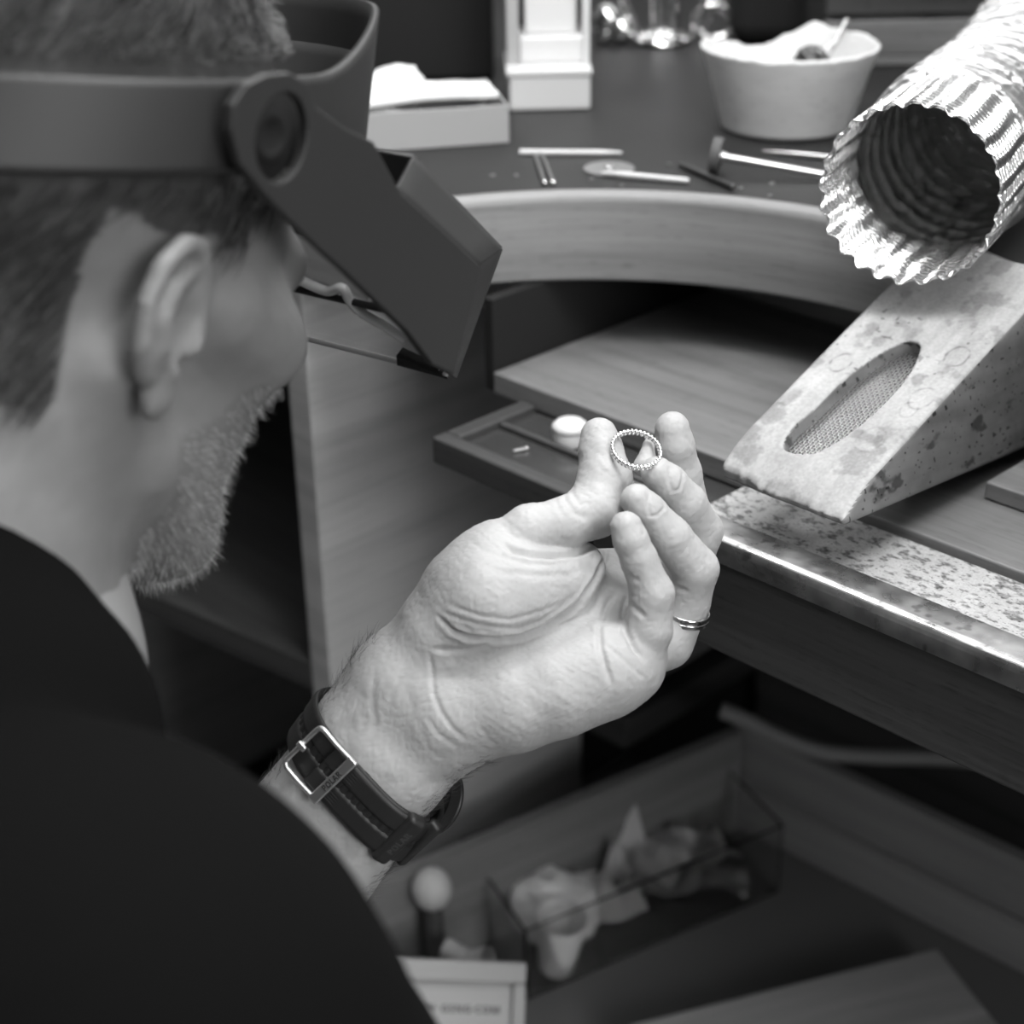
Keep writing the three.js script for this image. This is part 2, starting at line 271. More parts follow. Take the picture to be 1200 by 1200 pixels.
const wornSteel = (() => { const t = tex(512, 128, (u, v) => 0.62 + 0.2 * fbm(u * 30, v * 10, 5, 4) - 0.15 * smooth(0.35, 0.5, fbm(u * 50, v * 16, 9, 3))); t.repeat.set(3, 10); const r = tex(512, 128, (u, v) => 0.32 + 0.2 * fbm(u * 40, v * 12, 3, 4), false); r.repeat.set(3, 10); return new THREE.MeshStandardMaterial({ map: t, metalness: 0.9, roughness: 1, roughnessMap: r }); })();
{
  const o = thing('bench_tray', 'wide pull-out tray under the bench with a metal front rim and speckled lining', 'tray', V(-0.45, 0.79, -0.66));
  part(o, 'front_board', uvBox(rbox(-0.535, 0.3, 0.792, 0.8435, -0.590, -0.574, 0.002), 'x', 1, 1, 0.5), M.dark);
  part(o, 'tray_floor', rbox(-0.536, 0.3, 0.826, 0.836, -0.858, -0.5905, 0.001), TRAYGLOSS, 'dark glossy tray floor');
  part(o, 'lining', uvBox(rbox(-0.490, 0.3, 0.8362, 0.8465, -0.6505, -0.5905, 0.0012), 'x'), speckle, 'pale speckled lining');
  const t = thing('side_tray', 'thin dark glossy tray sliding out at the left beside the pale side panel', 'tray', V(-0.6, 0.822, -0.66));
  part(t, 'tray_floor', rbox(-0.652, -0.5365, 0.828, 0.8362, -0.651, -0.590, 0.001), TRAYGLOSS);
  part(t, 'front_board', uvBox(rbox(-0.664, -0.5365, 0.824, 0.8405, -0.5895, -0.579, 0.0015), 'x', 1, 1, 0.2), M.dark); part(t, 'side_board', uvBox(rbox(-0.664, -0.6525, 0.824, 0.8405, -0.651, -0.590, 0.0015), 'z'), M.dark);
  part(t, 'divider', uvBox(rbox(-0.6515, -0.5365, 0.8364, 0.8395, -0.624, -0.620, 0.001), 'x'), M.dark);
  const s = new THREE.Shape(); s.moveTo(0.5745, 0.8437); s.lineTo(0.5715, 0.8437); s.lineTo(0.5715, 0.8517); s.quadraticCurveTo(0.5715, 0.8562, 0.576, 0.8562); s.lineTo(0.5925, 0.8556); s.lineTo(0.5932, 0.8475); s.lineTo(0.5908, 0.8475); s.lineTo(0.5905, 0.8437); s.closePath();
  const g = new THREE.ExtrudeGeometry(s, { depth: 0.835, bevelEnabled: false, curveSegments: 8 }); // profile in (-z, y), swept along x
  g.applyMatrix4(new THREE.Matrix4().makeBasis(V(0, 0, -1), V(0, 1, 0), V(1, 0, 0))); g.translate(-0.535, 0, 0);
  part(o, 'metal_rim', uvBox(toCreasedNormals(g, 0.6), 'x'), wornSteel, 'worn metal rim');
  part(o, 'rear_deck', uvBox(rbox(-0.690, 0.29, 0.8366, 0.8505, -0.858, -0.6525, 0.0015), 'x', 1, 1, 0.15), M.mid, 'plain wooden deck at the back of the tray');
  part(o, 'wooden_strip', uvBox(rbox(-0.388, 0.29, 0.851, 0.8605, -0.80, -0.706, 0.0012), 'x', 1, 1, 0.4), M.mid);
}
// ---------------------------------------------------------------- the bench pin
{
  const o = thing('bench_pin', 'stained pale wooden bench pin with worn nose and oval mesh opening', 'bench pin', V(-0.43, 0.86, -0.67));
  const x0 = -0.468, x1 = -0.393, th = 0.376, cs = Math.cos(th), sn = Math.sin(th), tipZ = -0.590, tipY = 0.8865;
  const ow = (px, py) => onPlane(px, py, V(0, cs, sn), V(0, tipY, tipZ));   // a point of the photograph on the pin's top
  const loc = (p) => [p.x, (tipZ - p.z) * cs + (p.y - tipY) * sn];            // (across, up the slope)
  const hole = [[919, 524], [930, 500], [955, 478], [1000, 436], [1040, 409], [1066, 399], [1077, 403], [1074, 420], [1060, 445], [1022, 485], [978, 518], [950, 530]].map(([a, b]) => loc(ow(a, b)));
  hole.splice(0, 99, ...new THREE.CatmullRomCurve3(hole.map(([x, y]) => V(x, y, 0)), true).getPoints(64).slice(0, 64).map((q) => [q.x, q.y]));
  let hx = 0, hs = 0; hole.forEach((q) => { hx += q[0] / hole.length; hs += q[1] / hole.length; });
  const inHole = (x, s) => { let d = 1e9, inside = false; for (let i = 0, j = hole.length - 1; i < hole.length; j = i++) { const [ax, ay] = hole[i], [bx, by] = hole[j], dx = bx - ax, dy = by - ay, t = clamp(((x - ax) * dx + (s - ay) * dy) / (dx * dx + dy * dy)); d = Math.min(d, Math.hypot(x - ax - dx * t, s - ay - dy * t)); if ((ay > s) !== (by > s) && x < (bx - ax) * (s - ay) / (by - ay) + ax) inside = !inside; } return inside ? -d : d; };
  const f = (x, y, z) => {
    const s = (tipZ - z) * cs + (y - tipY) * sn, n = (y - tipY) * cs - (tipZ - z) * sn;                 // along the slope, above the top plane
    const wear = 0.0022 * fbm(x * 90, 3.1, 0, 3) + 0.0012 * noise(x * 330, 1, 2) + (x - x0) * 0.02, nose = 0.006 * Math.pow(clamp(1 - s / 0.03), 2);
    let d = smax(n + nose + 0.0003 * fbm(x * 60, s * 60, 1, 3), -(y - (0.8745 + wear * 0.6 + (tipZ - z) * -0.09)), 0.002);
    d = smax(d, Math.max(x0 - x, x - x1), 0.0028); d = smax(d, -s - 0.001 - wear, 0.004); d = Math.max(d, -0.764 - z);
    if (n > -0.05 && s > -0.01 && s < 0.16) d = smax(d, -inHole(x, s), 0.0014);
    return d;
  };
  const grid = new THREE.Matrix4().makeBasis(V(1, 0, 0), V(0, cs, sn), V(0, -sn, cs)).setPosition(0, tipY, tipZ);   // axes: across, out of the top, down the slope
  const g0 = surfaceNet((x, n, d) => f(x, tipY + n * cs - d * sn, tipZ + n * sn + d * cs), [x0 - 0.003, -0.094, -0.196], [x1 + 0.003, 0.0045, 0.012], 0.001).applyMatrix4(grid).toNonIndexed();
  const p = g0.attributes.position, uv = new Float32Array(p.count * 2), a = V(), b = V(), c = V();
  for (let i = 0; i < p.count; i += 3) {
    a.fromBufferAttribute(p, i); b.fromBufferAttribute(p, i + 1); c.fromBufferAttribute(p, i + 2);
    const n = b.clone().sub(a).cross(c.clone().sub(a)).normalize(), up = n.y * cs + n.z * sn > 0.5;
    for (let k = 0; k < 3; k++) { const q = V().fromBufferAttribute(p, i + k), [qx, qs] = loc(q); uv[(i + k) * 2] = clamp((qs + 0.01) / 0.21, 0.001, 0.999); uv[(i + k) * 2 + 1] = up ? 0.5 + 0.49 * clamp((qx - x0 + 0.003) / 0.081, 0.01, 1) : 0.49 * clamp((q.y - 0.85) / 0.11); }
  }
  g0.setAttribute('uv', new THREE.BufferAttribute(uv, 2));
  const marks = [[1121, 418, 1.0, 0.0056], [1080, 467, 0.55, 0.0058], [1065, 480, 0.4, 0.004], [985, 425, 0.8, 0.0052], [1020, 515, 0.35, 0.0065]].map(([x, y, k, r]) => [...loc(ow(x, y)), k, r]);
  const blots = [[905, 485, 0.007, 0.2], [925, 465, 0.006, 0.16], [1075, 445, 0.004, 0.2], [860, 560, 0.006, 0.14], [900, 570, 0.003, 0.2], [1035, 510, 0.006, 0.12], [1105, 470, 0.004, 0.12], [1030, 400, 0.004, 0.14]].map(([x, y, r, k]) => [...loc(ow(x, y)), r, k * 0.6]);
  const map = tex(1400, 720, (u, v) => {
    const s = u * 0.21 - 0.01, top = v > 0.5, x = x0 - 0.003 + (v - 0.5) / 0.49 * 0.081, y = v / 0.49 * 0.11;
    if (top) {
      let k = 0.67 + 0.05 * fbm(s * 25, x * 260, 1, 4) + 0.06 * fbm(s * 60, x * 60, 4, 4) + 0.03 * noise(s * 900, x * 900, 2);
      k -= 0.10 * smooth(0.16, 0.42, fbm(s * 90, x * 90, 9, 4));
      for (const [mx, ms, w, r] of marks) { const wob = 1 + 0.07 * noise((x - mx) * 260, (s - ms) * 260, mx * 900), d = Math.abs(Math.hypot((x - mx) * 1.0, (s - ms) * 0.75) / wob - r); k -= w * 0.22 * Math.exp(-(d * d) / 3.2e-7) * (0.55 + 0.6 * noise(x * 400, s * 400, 7)); }
      for (const [mx, ms, r, w] of blots) { const d = Math.hypot(x - mx, (s - ms) * 0.7) / r + 0.5 * fbm(x * 300, s * 300, 2, 3); k -= w * smooth(1, 0.5, d); }
      k -= 0.22 * smooth(0.6, 0.75, noise(s * 420 + 3, x * 420, 8)) * smooth(0.15, 0.4, fbm(s * 40, x * 40, 8, 2)); return k;
    }
    let k = 0.50 + 0.09 * fbm(s * 14, y * 120 + 2 * fbm(s * 8, y * 20, 2, 2), 3, 4) + 0.05 * fbm(s * 120, y * 120, 2, 3);
    k -= 0.22 * smooth(0.26, 0.45, fbm(s * 75, y * 90, 5, 4)) + 0.3 * smooth(0.72, 0.85, noise(s * 500, y * 500, 6)); return k;
  });
  const bump = tex(700, 360, (u, v) => 0.5 + 0.45 * fbm(u * 60, v * 40, 3, 4), false);
  part(o, 'wooden_wedge', g0, new THREE.MeshStandardMaterial({ map, roughness: 0.62, bumpMap: bump, bumpScale: 0.0003 }));
  // woven wire in the opening
  const ws = [], P = (x, s, n) => V(x, tipY + s * sn + n * cs, tipZ - s * cs + n * sn), pitch = 0.0017; let lox = 9, hix = -9, los = 9, his = -9; hole.forEach(([x, s]) => { lox = Math.min(lox, x); hix = Math.max(hix, x); los = Math.min(los, s); his = Math.max(his, s); });
  const depth = -0.0085, wire = (fn, n, l) => { const pts = []; for (let i = 0; i <= n; i++) pts.push(fn(i / n)); const t = new THREE.CatmullRomCurve3(pts); ws.push(new THREE.TubeGeometry(t, n, 0.00036, 5)); };
  lox -= 0.002; hix += 0.002; los -= 0.002; his += 0.002;
  const nX = Math.floor((hix - lox) / pitch), nS = Math.floor((his - los) / pitch);
  for (let i = 0; i <= nX; i++) wire((t) => P(lox + i * pitch, lerp(los, his, t), depth + 0.0003 * Math.cos(Math.PI * (t * nS + i))), nS, 0);
  for (let j = 0; j <= nS; j++) wire((t) => P(lerp(lox, hix, t), los + j * pitch, depth - 0.0003 * Math.cos(Math.PI * (t * nX + j))), nX, 0);
  const inside = ws.map((g) => g);
  part(o, 'wire_mesh', clean(inside), M.steel, 'fine woven wire mesh in the oval opening').userData.kind = 'stuff';
}
// ---------------------------------------------------------------- the extraction hose
{
  const mouth = at(1065, 229, 0.830), A = V(0.47, 0.41, -0.78).normalize().transformDirection(CM), R = 0.0442;
  const o = thing('extraction_hose', 'crinkled shiny aluminium extraction hose with an open ragged mouth above the bench pin', 'hose', mouth);
  const up0 = V(0, 1, 0), S = V().crossVectors(A, up0).normalize(), U = V().crossVectors(S, A).normalize(), L = 0.50, nu = 420, nv = 420, rr = rng(4);
  const fl = []; for (let i = 0; i < 60; i++) fl.push(rr());
  const fn = (u, v) => {
    const th = u * Math.PI * 2, rim = 0.0005 * Math.cos(24 * th) + 0.0022 * fbm(Math.cos(th) * 2.4 + 5, Math.sin(th) * 2.4, 2, 3);
    const s = v * v * 0.66 * L + v * 0.34 * L, fine = 1 - smooth(0.058, 0.068, s + 0.004 * Math.sin(th * 2 + 1)), ridge = 24 * th + 0.5 * Math.sin(3 * th) + 0.4 * Math.sin(s * 90);
    let r = R;
    r += fine * (0.00062 * Math.cos(ridge) + 0.0010 * Math.sin(s * 2 * Math.PI / 0.0046 + 1.3 * Math.cos(ridge) + 0.8 * fbm(th * 2, s * 60, 4, 2)));
    const ph = s / 0.0175 + th / (2 * Math.PI), q = ph - Math.floor(ph), fold = 0.5 * noise(Math.cos(th) * 3, Math.sin(th) * 3, Math.floor(ph));
    r += (1 - fine) * (0.0044 * Math.pow(Math.abs(Math.sin(Math.PI * (q + 0.12 * fold))), 0.7) - 0.0008 + 0.0007 * Math.exp(-Math.pow((q - 0.5 - 0.1 * fold) / 0.06, 2)) + 0.0009 * fbm(Math.cos(th) * 6, Math.sin(th) * 6, s * 90, 3));
    r += 0.0016 * fbm(Math.cos(th) * 1.5 + 3, Math.sin(th) * 1.5, s * 16, 3) + 0.0005 * fbm(Math.cos(th) * 14, Math.sin(th) * 14, s * 200, 2);
    const e = 0.0009 * fbm(th * 9, 2.2, 1, 2) * (1 - smooth(0, 0.006, s)); r += e;
    const ss = s - rim * (1 - smooth(0, 0.03, s)), bend = Math.max(0, ss - 0.14);
    const c = mouth.clone().addScaledVector(A, ss).addScaledVector(up0, bend * bend * 0.6);
    return c.addScaledVector(S, Math.cos(th) * r).addScaledVector(U, Math.sin(th) * r);
  };
  const foil = new THREE.MeshStandardMaterial({ color: grey(0.80), metalness: 1, roughness: 0.27 });
  part(o, 'corrugated_tube', sheet(fn, nu, nv, 0.0004, true), foil);
}
// ---------------------------------------------------------------- things on the worktop
const BY = TOP + 0.0003;
{
  // the cut-down white plastic pot
  const c = onY(906, 158, TOP), back = onY(940, 120, TOP); c.lerp(back, 0.0); const ctr = V(-0.683, BY, -0.919);
  const o = thing('plastic_pot', 'white plastic pot with a ragged cut rim holding metal rods', 'pot', ctr);
  const R0 = 0.042, R1 = 0.057, H = 0.053;
  const cut = (th) => { const d = Math.atan2(Math.sin(th + 2.66), Math.cos(th + 2.66)); return H - 0.0125 * Math.exp(-Math.pow(d / 0.46, 2)) - 0.003 * Math.exp(-Math.pow((d + 0.62) / 0.16, 2)) + 0.004 * Math.exp(-Math.pow((d - 0.72) / 0.13, 2)) - 0.0006 * noise(th * 9, 1, 1) + 0.0005 * noise(th * 30, 3, 1); };
  const g = sheet((u, v) => { const th = u * Math.PI * 2, h = cut(th), y = 0.001 + v * h, r = lerp(R0, R1, Math.pow(y / H, 1.15)) + 0.001 * fbm(th, y * 30, 1, 2); return V(ctr.x + Math.cos(th) * r, ctr.y + y, ctr.z + Math.sin(th) * r); }, 140, 24, 0.0022, true);
  const white = new THREE.MeshPhysicalMaterial({ map: (() => { const t = tex(512, 128, (u, v) => 0.88 + 0.03 * fbm(u * 20, v * 8, 2, 4) - 0.06 * smooth(0.35, 0.5, fbm(u * 60, v * 30, 5, 3))); return t; })(), roughness: 0.5, side: THREE.DoubleSide });
  part(o, 'pot_wall', g, white); part(o, 'pot_base', new THREE.CylinderGeometry(R0 - 0.0005, R0 - 0.002, 0.003, 60).translate(ctr.x, ctr.y + 0.0016, ctr.z), white);
  const rods = [[[853, 60], [868, 76], 0.0016, 'short pale rod leaning at the left inside the white pot', 'rod'], [[980, 48], [938, 78], 0.0017, 'long steel rod lying slantwise inside the white pot', 'rod'], [[992, 25], [975, 70], 0.0021, 'upright steel rod standing highest in the white pot', 'rod']];
  const floorPts = [V(-0.715, BY + 0.006, -0.893), V(-0.700, BY + 0.006, -0.900), V(-0.675, BY + 0.006, -0.915)];
  const tops = [at(853, 60, 1.125), at(980, 48, 1.135), at(992, 25, 1.14)];
  rods.forEach(([, , r, label, cat], i) => { const a = floorPts[i], b = tops[i]; const t = thing('metal_rod', label, cat, a, 'rods in the white pot'); part(t, 'shaft', rod(a, b, r, r * 0.92), i ? M.brushed : M.whitePlastic); part(t, 'rounded_end', ball(b, r * 0.95, 10), i ? M.steel : M.whitePlastic); });
  const bp = V(-0.672, BY + 0.040, -0.928), wb = []; for (let i = 0; i < 9; i++) { const pts = [], rr = rng(i + 3), ax = V(rr() - 0.5, rr() - 0.5, rr() - 0.5).normalize(), q = new THREE.Quaternion().setFromUnitVectors(V(0, 0, 1), ax); for (let k = 0; k < 12; k++) { const t = k / 12 * Math.PI * 2; pts.push(V(Math.cos(t), Math.sin(t), 0).multiplyScalar(0.0115 + 0.001 * rr()).applyQuaternion(q).add(bp)); } wb.push(tube(pts, 0.0009, 36, 6, true)); }
  const cb = thing('wire_coil', 'dark tangled wire coil lying in the white pot', 'wire', bp); part(cb, 'coiled_wire', clean(wb), M.darkSteel);
  part(cb, 'wire_core', ball(bp, 0.009, 14), M.darkSteel);
}
// loose tools
{
  const lay = (px, py, h) => onY(px, py, BY + h);
  const tool = (name, label, p0) => thing(name, label, 'tool', V(p0.x, BY, p0.z), 'loose tools near the bench edge');
  let a = lay(609, 178, 0.0016), b = lay(729, 179, 0.0016), t = tool('white_stick', 'long white stick with tapered end lying furthest left on the worktop', a);
  part(t, 'shaft', rod(a, b.clone().lerp(a, 0.2), 0.0017), M.whitePlastic); part(t, 'tapered_end', rod(b.clone().lerp(a, 0.2), b, 0.0017, 0.0008), M.whitePlastic);
  [[627, 181, 638, 214, 'left'], [635, 181, 648, 214, 'right']].forEach(([x0, y0, x1, y1, side]) => {
    const p = lay(x0, y0, 0.0012), q = lay(x1, y1, 0.0016), bur = tool('ball_bur', side + ' one of two small steel burs with shiny ball ends', p);
    part(bur, 'shank', rod(p, q, 0.0012), M.brushed); part(bur, 'ball_head', ball(q, 0.0018, 16), M.chrome);
  });
  const dc = lay(714, 197, 0.0006), d = tool('polishing_disc', 'small translucent grey disc with a metal centre', dc);
  part(d, 'disc', lathe([[0.0014, 0], [0.0155, 0], [0.0159, 0.0004], [0.0155, 0.0009], [0.004, 0.0012], [0.0014, 0.0012]], 48).translate(dc.x, BY, dc.z), std(0.22, 0.3));
  part(d, 'centre_boss', lathe([[0.0001, 0.0012], [0.0036, 0.0012], [0.0034, 0.0022], [0.0012, 0.0025], [0.0001, 0.0016]], 30).translate(dc.x, BY, dc.z), M.steel);
  a = lay(705, 202, 0.0026); b = lay(807, 212, 0.0016); t = tool('pale_stick', 'pale pointed stick lying with its tip on the disc', b);
  part(t, 'shaft', rod(b, a.clone().lerp(b, 0.25), 0.0018), M.whitePlastic); part(t, 'pointed_tip', rod(a.clone().lerp(b, 0.25), a, 0.0018, 0.0006), M.whitePlastic);
  a = lay(795, 192, 0.0016); b = lay(859, 219, 0.0020); t = tool('dark_rod', 'short dark steel punch beside the round headed pin', b);
  part(t, 'shaft', rod(a.clone().lerp(b, 0.2), b, 0.0019), M.darkSteel); part(t, 'pointed_tip', rod(a, a.clone().lerp(b, 0.2), 0.0009, 0.0019), M.darkSteel); part(t, 'polished_end', rod(b, b.clone().lerp(a, -0.02), 0.0017), M.steel);
  const h0 = lay(842, 183, 0.011), h1 = lay(972, 206, 0.003), dir = h1.clone().sub(h0).normalize(); t = tool('headed_mandrel', 'steel mandrel with a big round grinding head', h1);
  part(t, 'shaft', rod(h0, h1, 0.0024, 0.0021), M.steel); part(t, 'round_head', rod(h0.clone().addScaledVector(dir, -0.004), h0.clone().addScaledVector(dir, 0.0015), 0.0112, 0.0112, 40), M.rubber); part(t, 'collar', rod(h0.clone().addScaledVector(dir, 0.0015), h0.clone().addScaledVector(dir, 0.005), 0.0035, 0.0028, 24), M.steel);
  a = lay(894, 177, 0.001); b = lay(985, 186, 0.0018); t = tool('steel_scriber', 'thin steel scriber with a long point between the pot and the mandrel', b);
  part(t, 'shaft', rod(b, a.clone().lerp(b, 0.4), 0.0018), M.steel); part(t, 'long_point', rod(a.clone().lerp(b, 0.4), a, 0.0018, 0.0004), M.steel);
  const rr = rng(21), chips = [[577, 205], [605, 205], [693, 210], [783, 192], [729, 217], [868, 220], [902, 229], [905, 214]];
  chips.forEach(([x, y], i) => { const p = lay(x, y, 0.0002), g = new THREE.CylinderGeometry(0.0012 + 0.0012 * rr(), 0.0014 + 0.0014 * rr(), 0.0004, 5).scale(1, 1, 0.5).rotateY(rr() * 3).translate(p.x, p.y, p.z); solo('metal_chip', ['flat pale chip left of the burs', 'second pale chip beside the burs', 'tiny pale chip under the disc edge', 'bright chip right of the disc', 'pale chip under the pointed stick', 'flat chip at the end of the dark punch', 'pale chip by the edge near the hose', 'pale chip under the mandrel shaft'][i], 'chip', g, M.brushed, 'chips scattered on the worktop'); });
}
// the flat box on the left, with its contents
{
  const pA = onY(597, 168, TOP), pB = onY(440, 179, TOP); const u = pA.clone().sub(pB).normalize(), w = V(u.z, 0, -u.x); if (w.z > 0) w.negate();
  const o = thing('flat_box', 'low open cardboard box of white paper bags behind the visor', 'box', V(pA.x, BY, pA.z));
  const L = 0.155, D = 0.075, H = 0.025, rot = Math.atan2(-u.z, u.x), place = (g) => g.rotateY(rot).translate(pA.x, BY, pA.z);
  part(o, 'front_wall', place(rbox(-L, 0, 0, H, -0.0015, 0, 0.0006)), M.card); part(o, 'back_wall', place(rbox(-L, 0, 0, H, -D, -D + 0.0015, 0.0006)), M.card);
  part(o, 'side_wall', place(rbox(-0.0015, 0, 0, H, -D + 0.0016, -0.0016, 0.0006)), M.card); part(o, 'side_wall', place(rbox(-L, -L + 0.0015, 0, H, -D + 0.0016, -0.0016, 0.0006)), M.card); part(o, 'bottom', place(rbox(-L + 0.0016, -0.0016, 0, 0.0015, -D + 0.0016, -0.0016, 0.0005)), M.card);
  const bag = (x0, x1, z0, z1, y, tilt, seed, mat, label) => { const g = sheet((a, b) => V(lerp(x0, x1, a), y + tilt * (a - 0.5) + 0.0035 * fbm(a * 3 + seed, b * 3, seed, 3) + 0.003 * Math.sin(a * 3.1), lerp(z0, z1, b)), 20, 14, 0.004); const m = solo('paper_bag', label, 'bag', place(g), mat, 'paper bags in the flat box'); };
  bag(-0.150, -0.055, -0.070, -0.006, 0.021, -0.003, 1, M.paperGrey, 'grey folded bag filling the left of the flat box');
  bag(-0.140, -0.006, -0.040, -0.004, 0.0285, 0.003, 5, M.paper, 'long white bag lying at the front of the flat box');
  bag(-0.095, -0.050, -0.068, -0.030, 0.033, 0.006, 9, M.paper, 'small white bag on top of the others in the flat box');
  bag(-0.052, -0.004, -0.071, -0.045, 0.022, 0, 12, M.card, 'grey bag in the back right corner of the flat box');
}
// the white upright stand
{
  const pL = onY(597, 131, TOP), pR = onY(692, 129, TOP), u = pR.clone().sub(pL), W = u.length(), rot = Math.atan2(-u.z, u.x); u.normalize();
  const o = thing('white_stand', 'white upright box stand with a slotted column, behind the flat box', 'stand', V(pL.x, BY, pL.z)), place = (g) => g.rotateY(rot).translate(pL.x, BY, pL.z);
  const w = std(0.70, 0.55), g2 = std(0.42, 0.5);
  part(o, 'base_block', place(rbox(0, W, 0, 0.0235, -0.062, 0, 0.002)), w); part(o, 'base_lid', place(rbox(-0.002, W + 0.001, 0.0238, 0.028, -0.064, 0.0015, 0.0012)), w);
  part(o, 'column_step', place(rbox(0.008, W - 0.004, 0.0281, 0.046, -0.060, -0.020, 0.002)), w);
  part(o, 'column_face', place(rbox(0.012, W - 0.008, 0.0462, 0.20, -0.060, -0.030, 0.002)), w); part(o, 'side_flange', place(rbox(-0.001, 0.0075, 0.0283, 0.20, -0.060, -0.018, 0.001)), g2); part(o, 'side_flange', place(rbox(W - 0.0045, W + 0.0005, 0.0283, 0.20, -0.060, -0.018, 0.001)), w); part(o, 'column_back', place(rbox(0.0076, W - 0.0046, 0.0465, 0.20, -0.0635, -0.0605, 0.001)), M.rubber);
}
// the chrome stand at the back, the dark cases and the crate behind
{
  const c = onY(775, 50, TOP), o = thing('chrome_stand', 'shiny chrome stand of bent rods and balls at the back of the worktop', 'stand', V(c.x, BY, c.z));
  const P = (px, py, dy = 0) => onPlane(px, py, V(0.719, 0, 0.695), c.clone().add(V(0, 0, 0))).add(V(0, dy, 0));
  for (const [a, b, r] of [[[772, 50], [768, -70], 0.006], [[786, 50], [790, -70], 0.006], [[752, 50], [722, -20], 0.0028], [[812, 42], [835, -20], 0.0028], [[824, 40], [850, -25], 0.0022]]) part(o, 'bent_rod', rod(P(...a), P(...b), r, r, 20), M.chrome);
  part(o, 'stand_foot', lathe([[0.0001, 0], [0.022, 0], [0.024, 0.003], [0.018, 0.008], [0.008, 0.011], [0.0001, 0.012]], 40).translate(c.x, BY, c.z), M.chrome);
  for (const [x, y, r] of [[712, 22, 0.012], [708, 46, 0.009], [728, 40, 0.011]]) { const p = P(x, y); p.y = Math.max(p.y, BY + r); part(o, 'ball_joint', ball(p, r, 24), M.chrome); }
  const ring = (x, y, r) => { const p = P(x, y); p.y = Math.max(p.y, BY + r + 0.003); return tube(Array.from({ length: 16 }, (_, i) => { const t = i / 16 * Math.PI * 2; return p.clone().addScaledVector(V(0.695, 0, -0.719), Math.cos(t) * r * 1.3).addScaledVector(V(0, 1, 0), Math.sin(t) * r); }), 0.0028, 60, 10, true); };
  part(o, 'ring_clamp', ring(838, 27, 0.013), M.chrome); part(o, 'ring_clamp', ring(868, 5, 0.012), M.chrome);
  const k1 = onY(492, 99, TOP), vd = V(-0.719, 0, -0.695); k1.addScaledVector(vd, 0.055); solo('instrument_case', 'plain black case standing behind the flat box', 'case', new RoundedBoxGeometry(0.11, 0.20, 0.10, 4, 0.006).rotateY(0.80).translate(k1.x, BY + 0.1, k1.z), M.black);
  const k2 = onY(902, 56, TOP); k2.addScaledVector(vd, 0.03); solo('speaker_box', 'small black rounded box behind the white pot', 'box', new RoundedBoxGeometry(0.06, 0.13, 0.06, 4, 0.018).rotateY(0.75).translate(k2.x, BY + 0.065, k2.z), M.black);
  // the slatted crate on the right
  const q = onY(1010, 78, TOP), cr = thing('wooden_crate', 'weathered grey slatted crate at the back behind the pot', 'crate', V(q.x, BY, q.z)), rot = 0.80, pl = (g) => uvBox(g, 'x', 1, 1, 0.2).rotateY(rot).translate(q.x, BY, q.z);
  for (let i = 0; i < 4; i++) part(cr, 'slat', pl(rbox(-0.03, 0.19, 0.008 + i * 0.030, 0.034 + i * 0.030, -0.006 - i * 0.001, 0.002, 0.0015)), i % 2 ? M.dark : M.mid);
  for (const x of [-0.024, 0.045, 0.11, 0.17]) part(cr, 'corner_post', pl(rbox(x, x + 0.014, 0.001, 0.13, -0.024, -0.0105, 0.0015)), M.dark);
  part(cr, 'rear_board', pl(rbox(-0.03, 0.19, 0.001, 0.125, -0.12, -0.11, 0.0015)), M.dark); part(cr, 'bottom_board', pl(rbox(-0.03, 0.19, 0.0005, 0.0075, -0.109, 0.0018, 0.001)), M.mid);
  const st = onY(1060, 76, TOP); solo('white_strip', 'narrow white strip lying in front of the crate', 'strip', rbox(-0.04, 0.06, 0, 0.011, -0.012, 0, 0.001).rotateY(0.78).translate(st.x, BY, st.z), M.whitePlastic);
}
// ---------------------------------------------------------------- on the pull-out tray
{
  const p = onY(668, 519, 0.8365), o = thing('small_white_jar', 'small round white jar standing on the dark tray behind the thumb', 'jar', V(p.x, 0.8363, p.z));
  part(o, 'jar_body', lathe([[0.0001, 0], [0.0085, 0], [0.0095, 0.001], [0.0098, 0.006], [0.0092, 0.0085]], 36).translate(p.x, 0.8363, p.z), M.whitePlastic);
  part(o, 'rounded_lid', lathe([[0.0092, 0.0087], [0.0102, 0.0092], [0.0100, 0.0115], [0.0075, 0.0138], [0.003, 0.0146], [0.0001, 0.0148]], 36).translate(p.x, 0.8363, p.z), M.whitePlastic);
  const s = onY(617, 527, 0.8366), s2 = onY(602, 530, 0.8366); solo('metal_scrap', 'tiny bright metal scrap on the dark tray left of the jar', 'scrap', clean([ball(s, 0.0016, 8), rod(s, s2, 0.0009)]).translate(0, 0.0008, 0), M.steel);
}
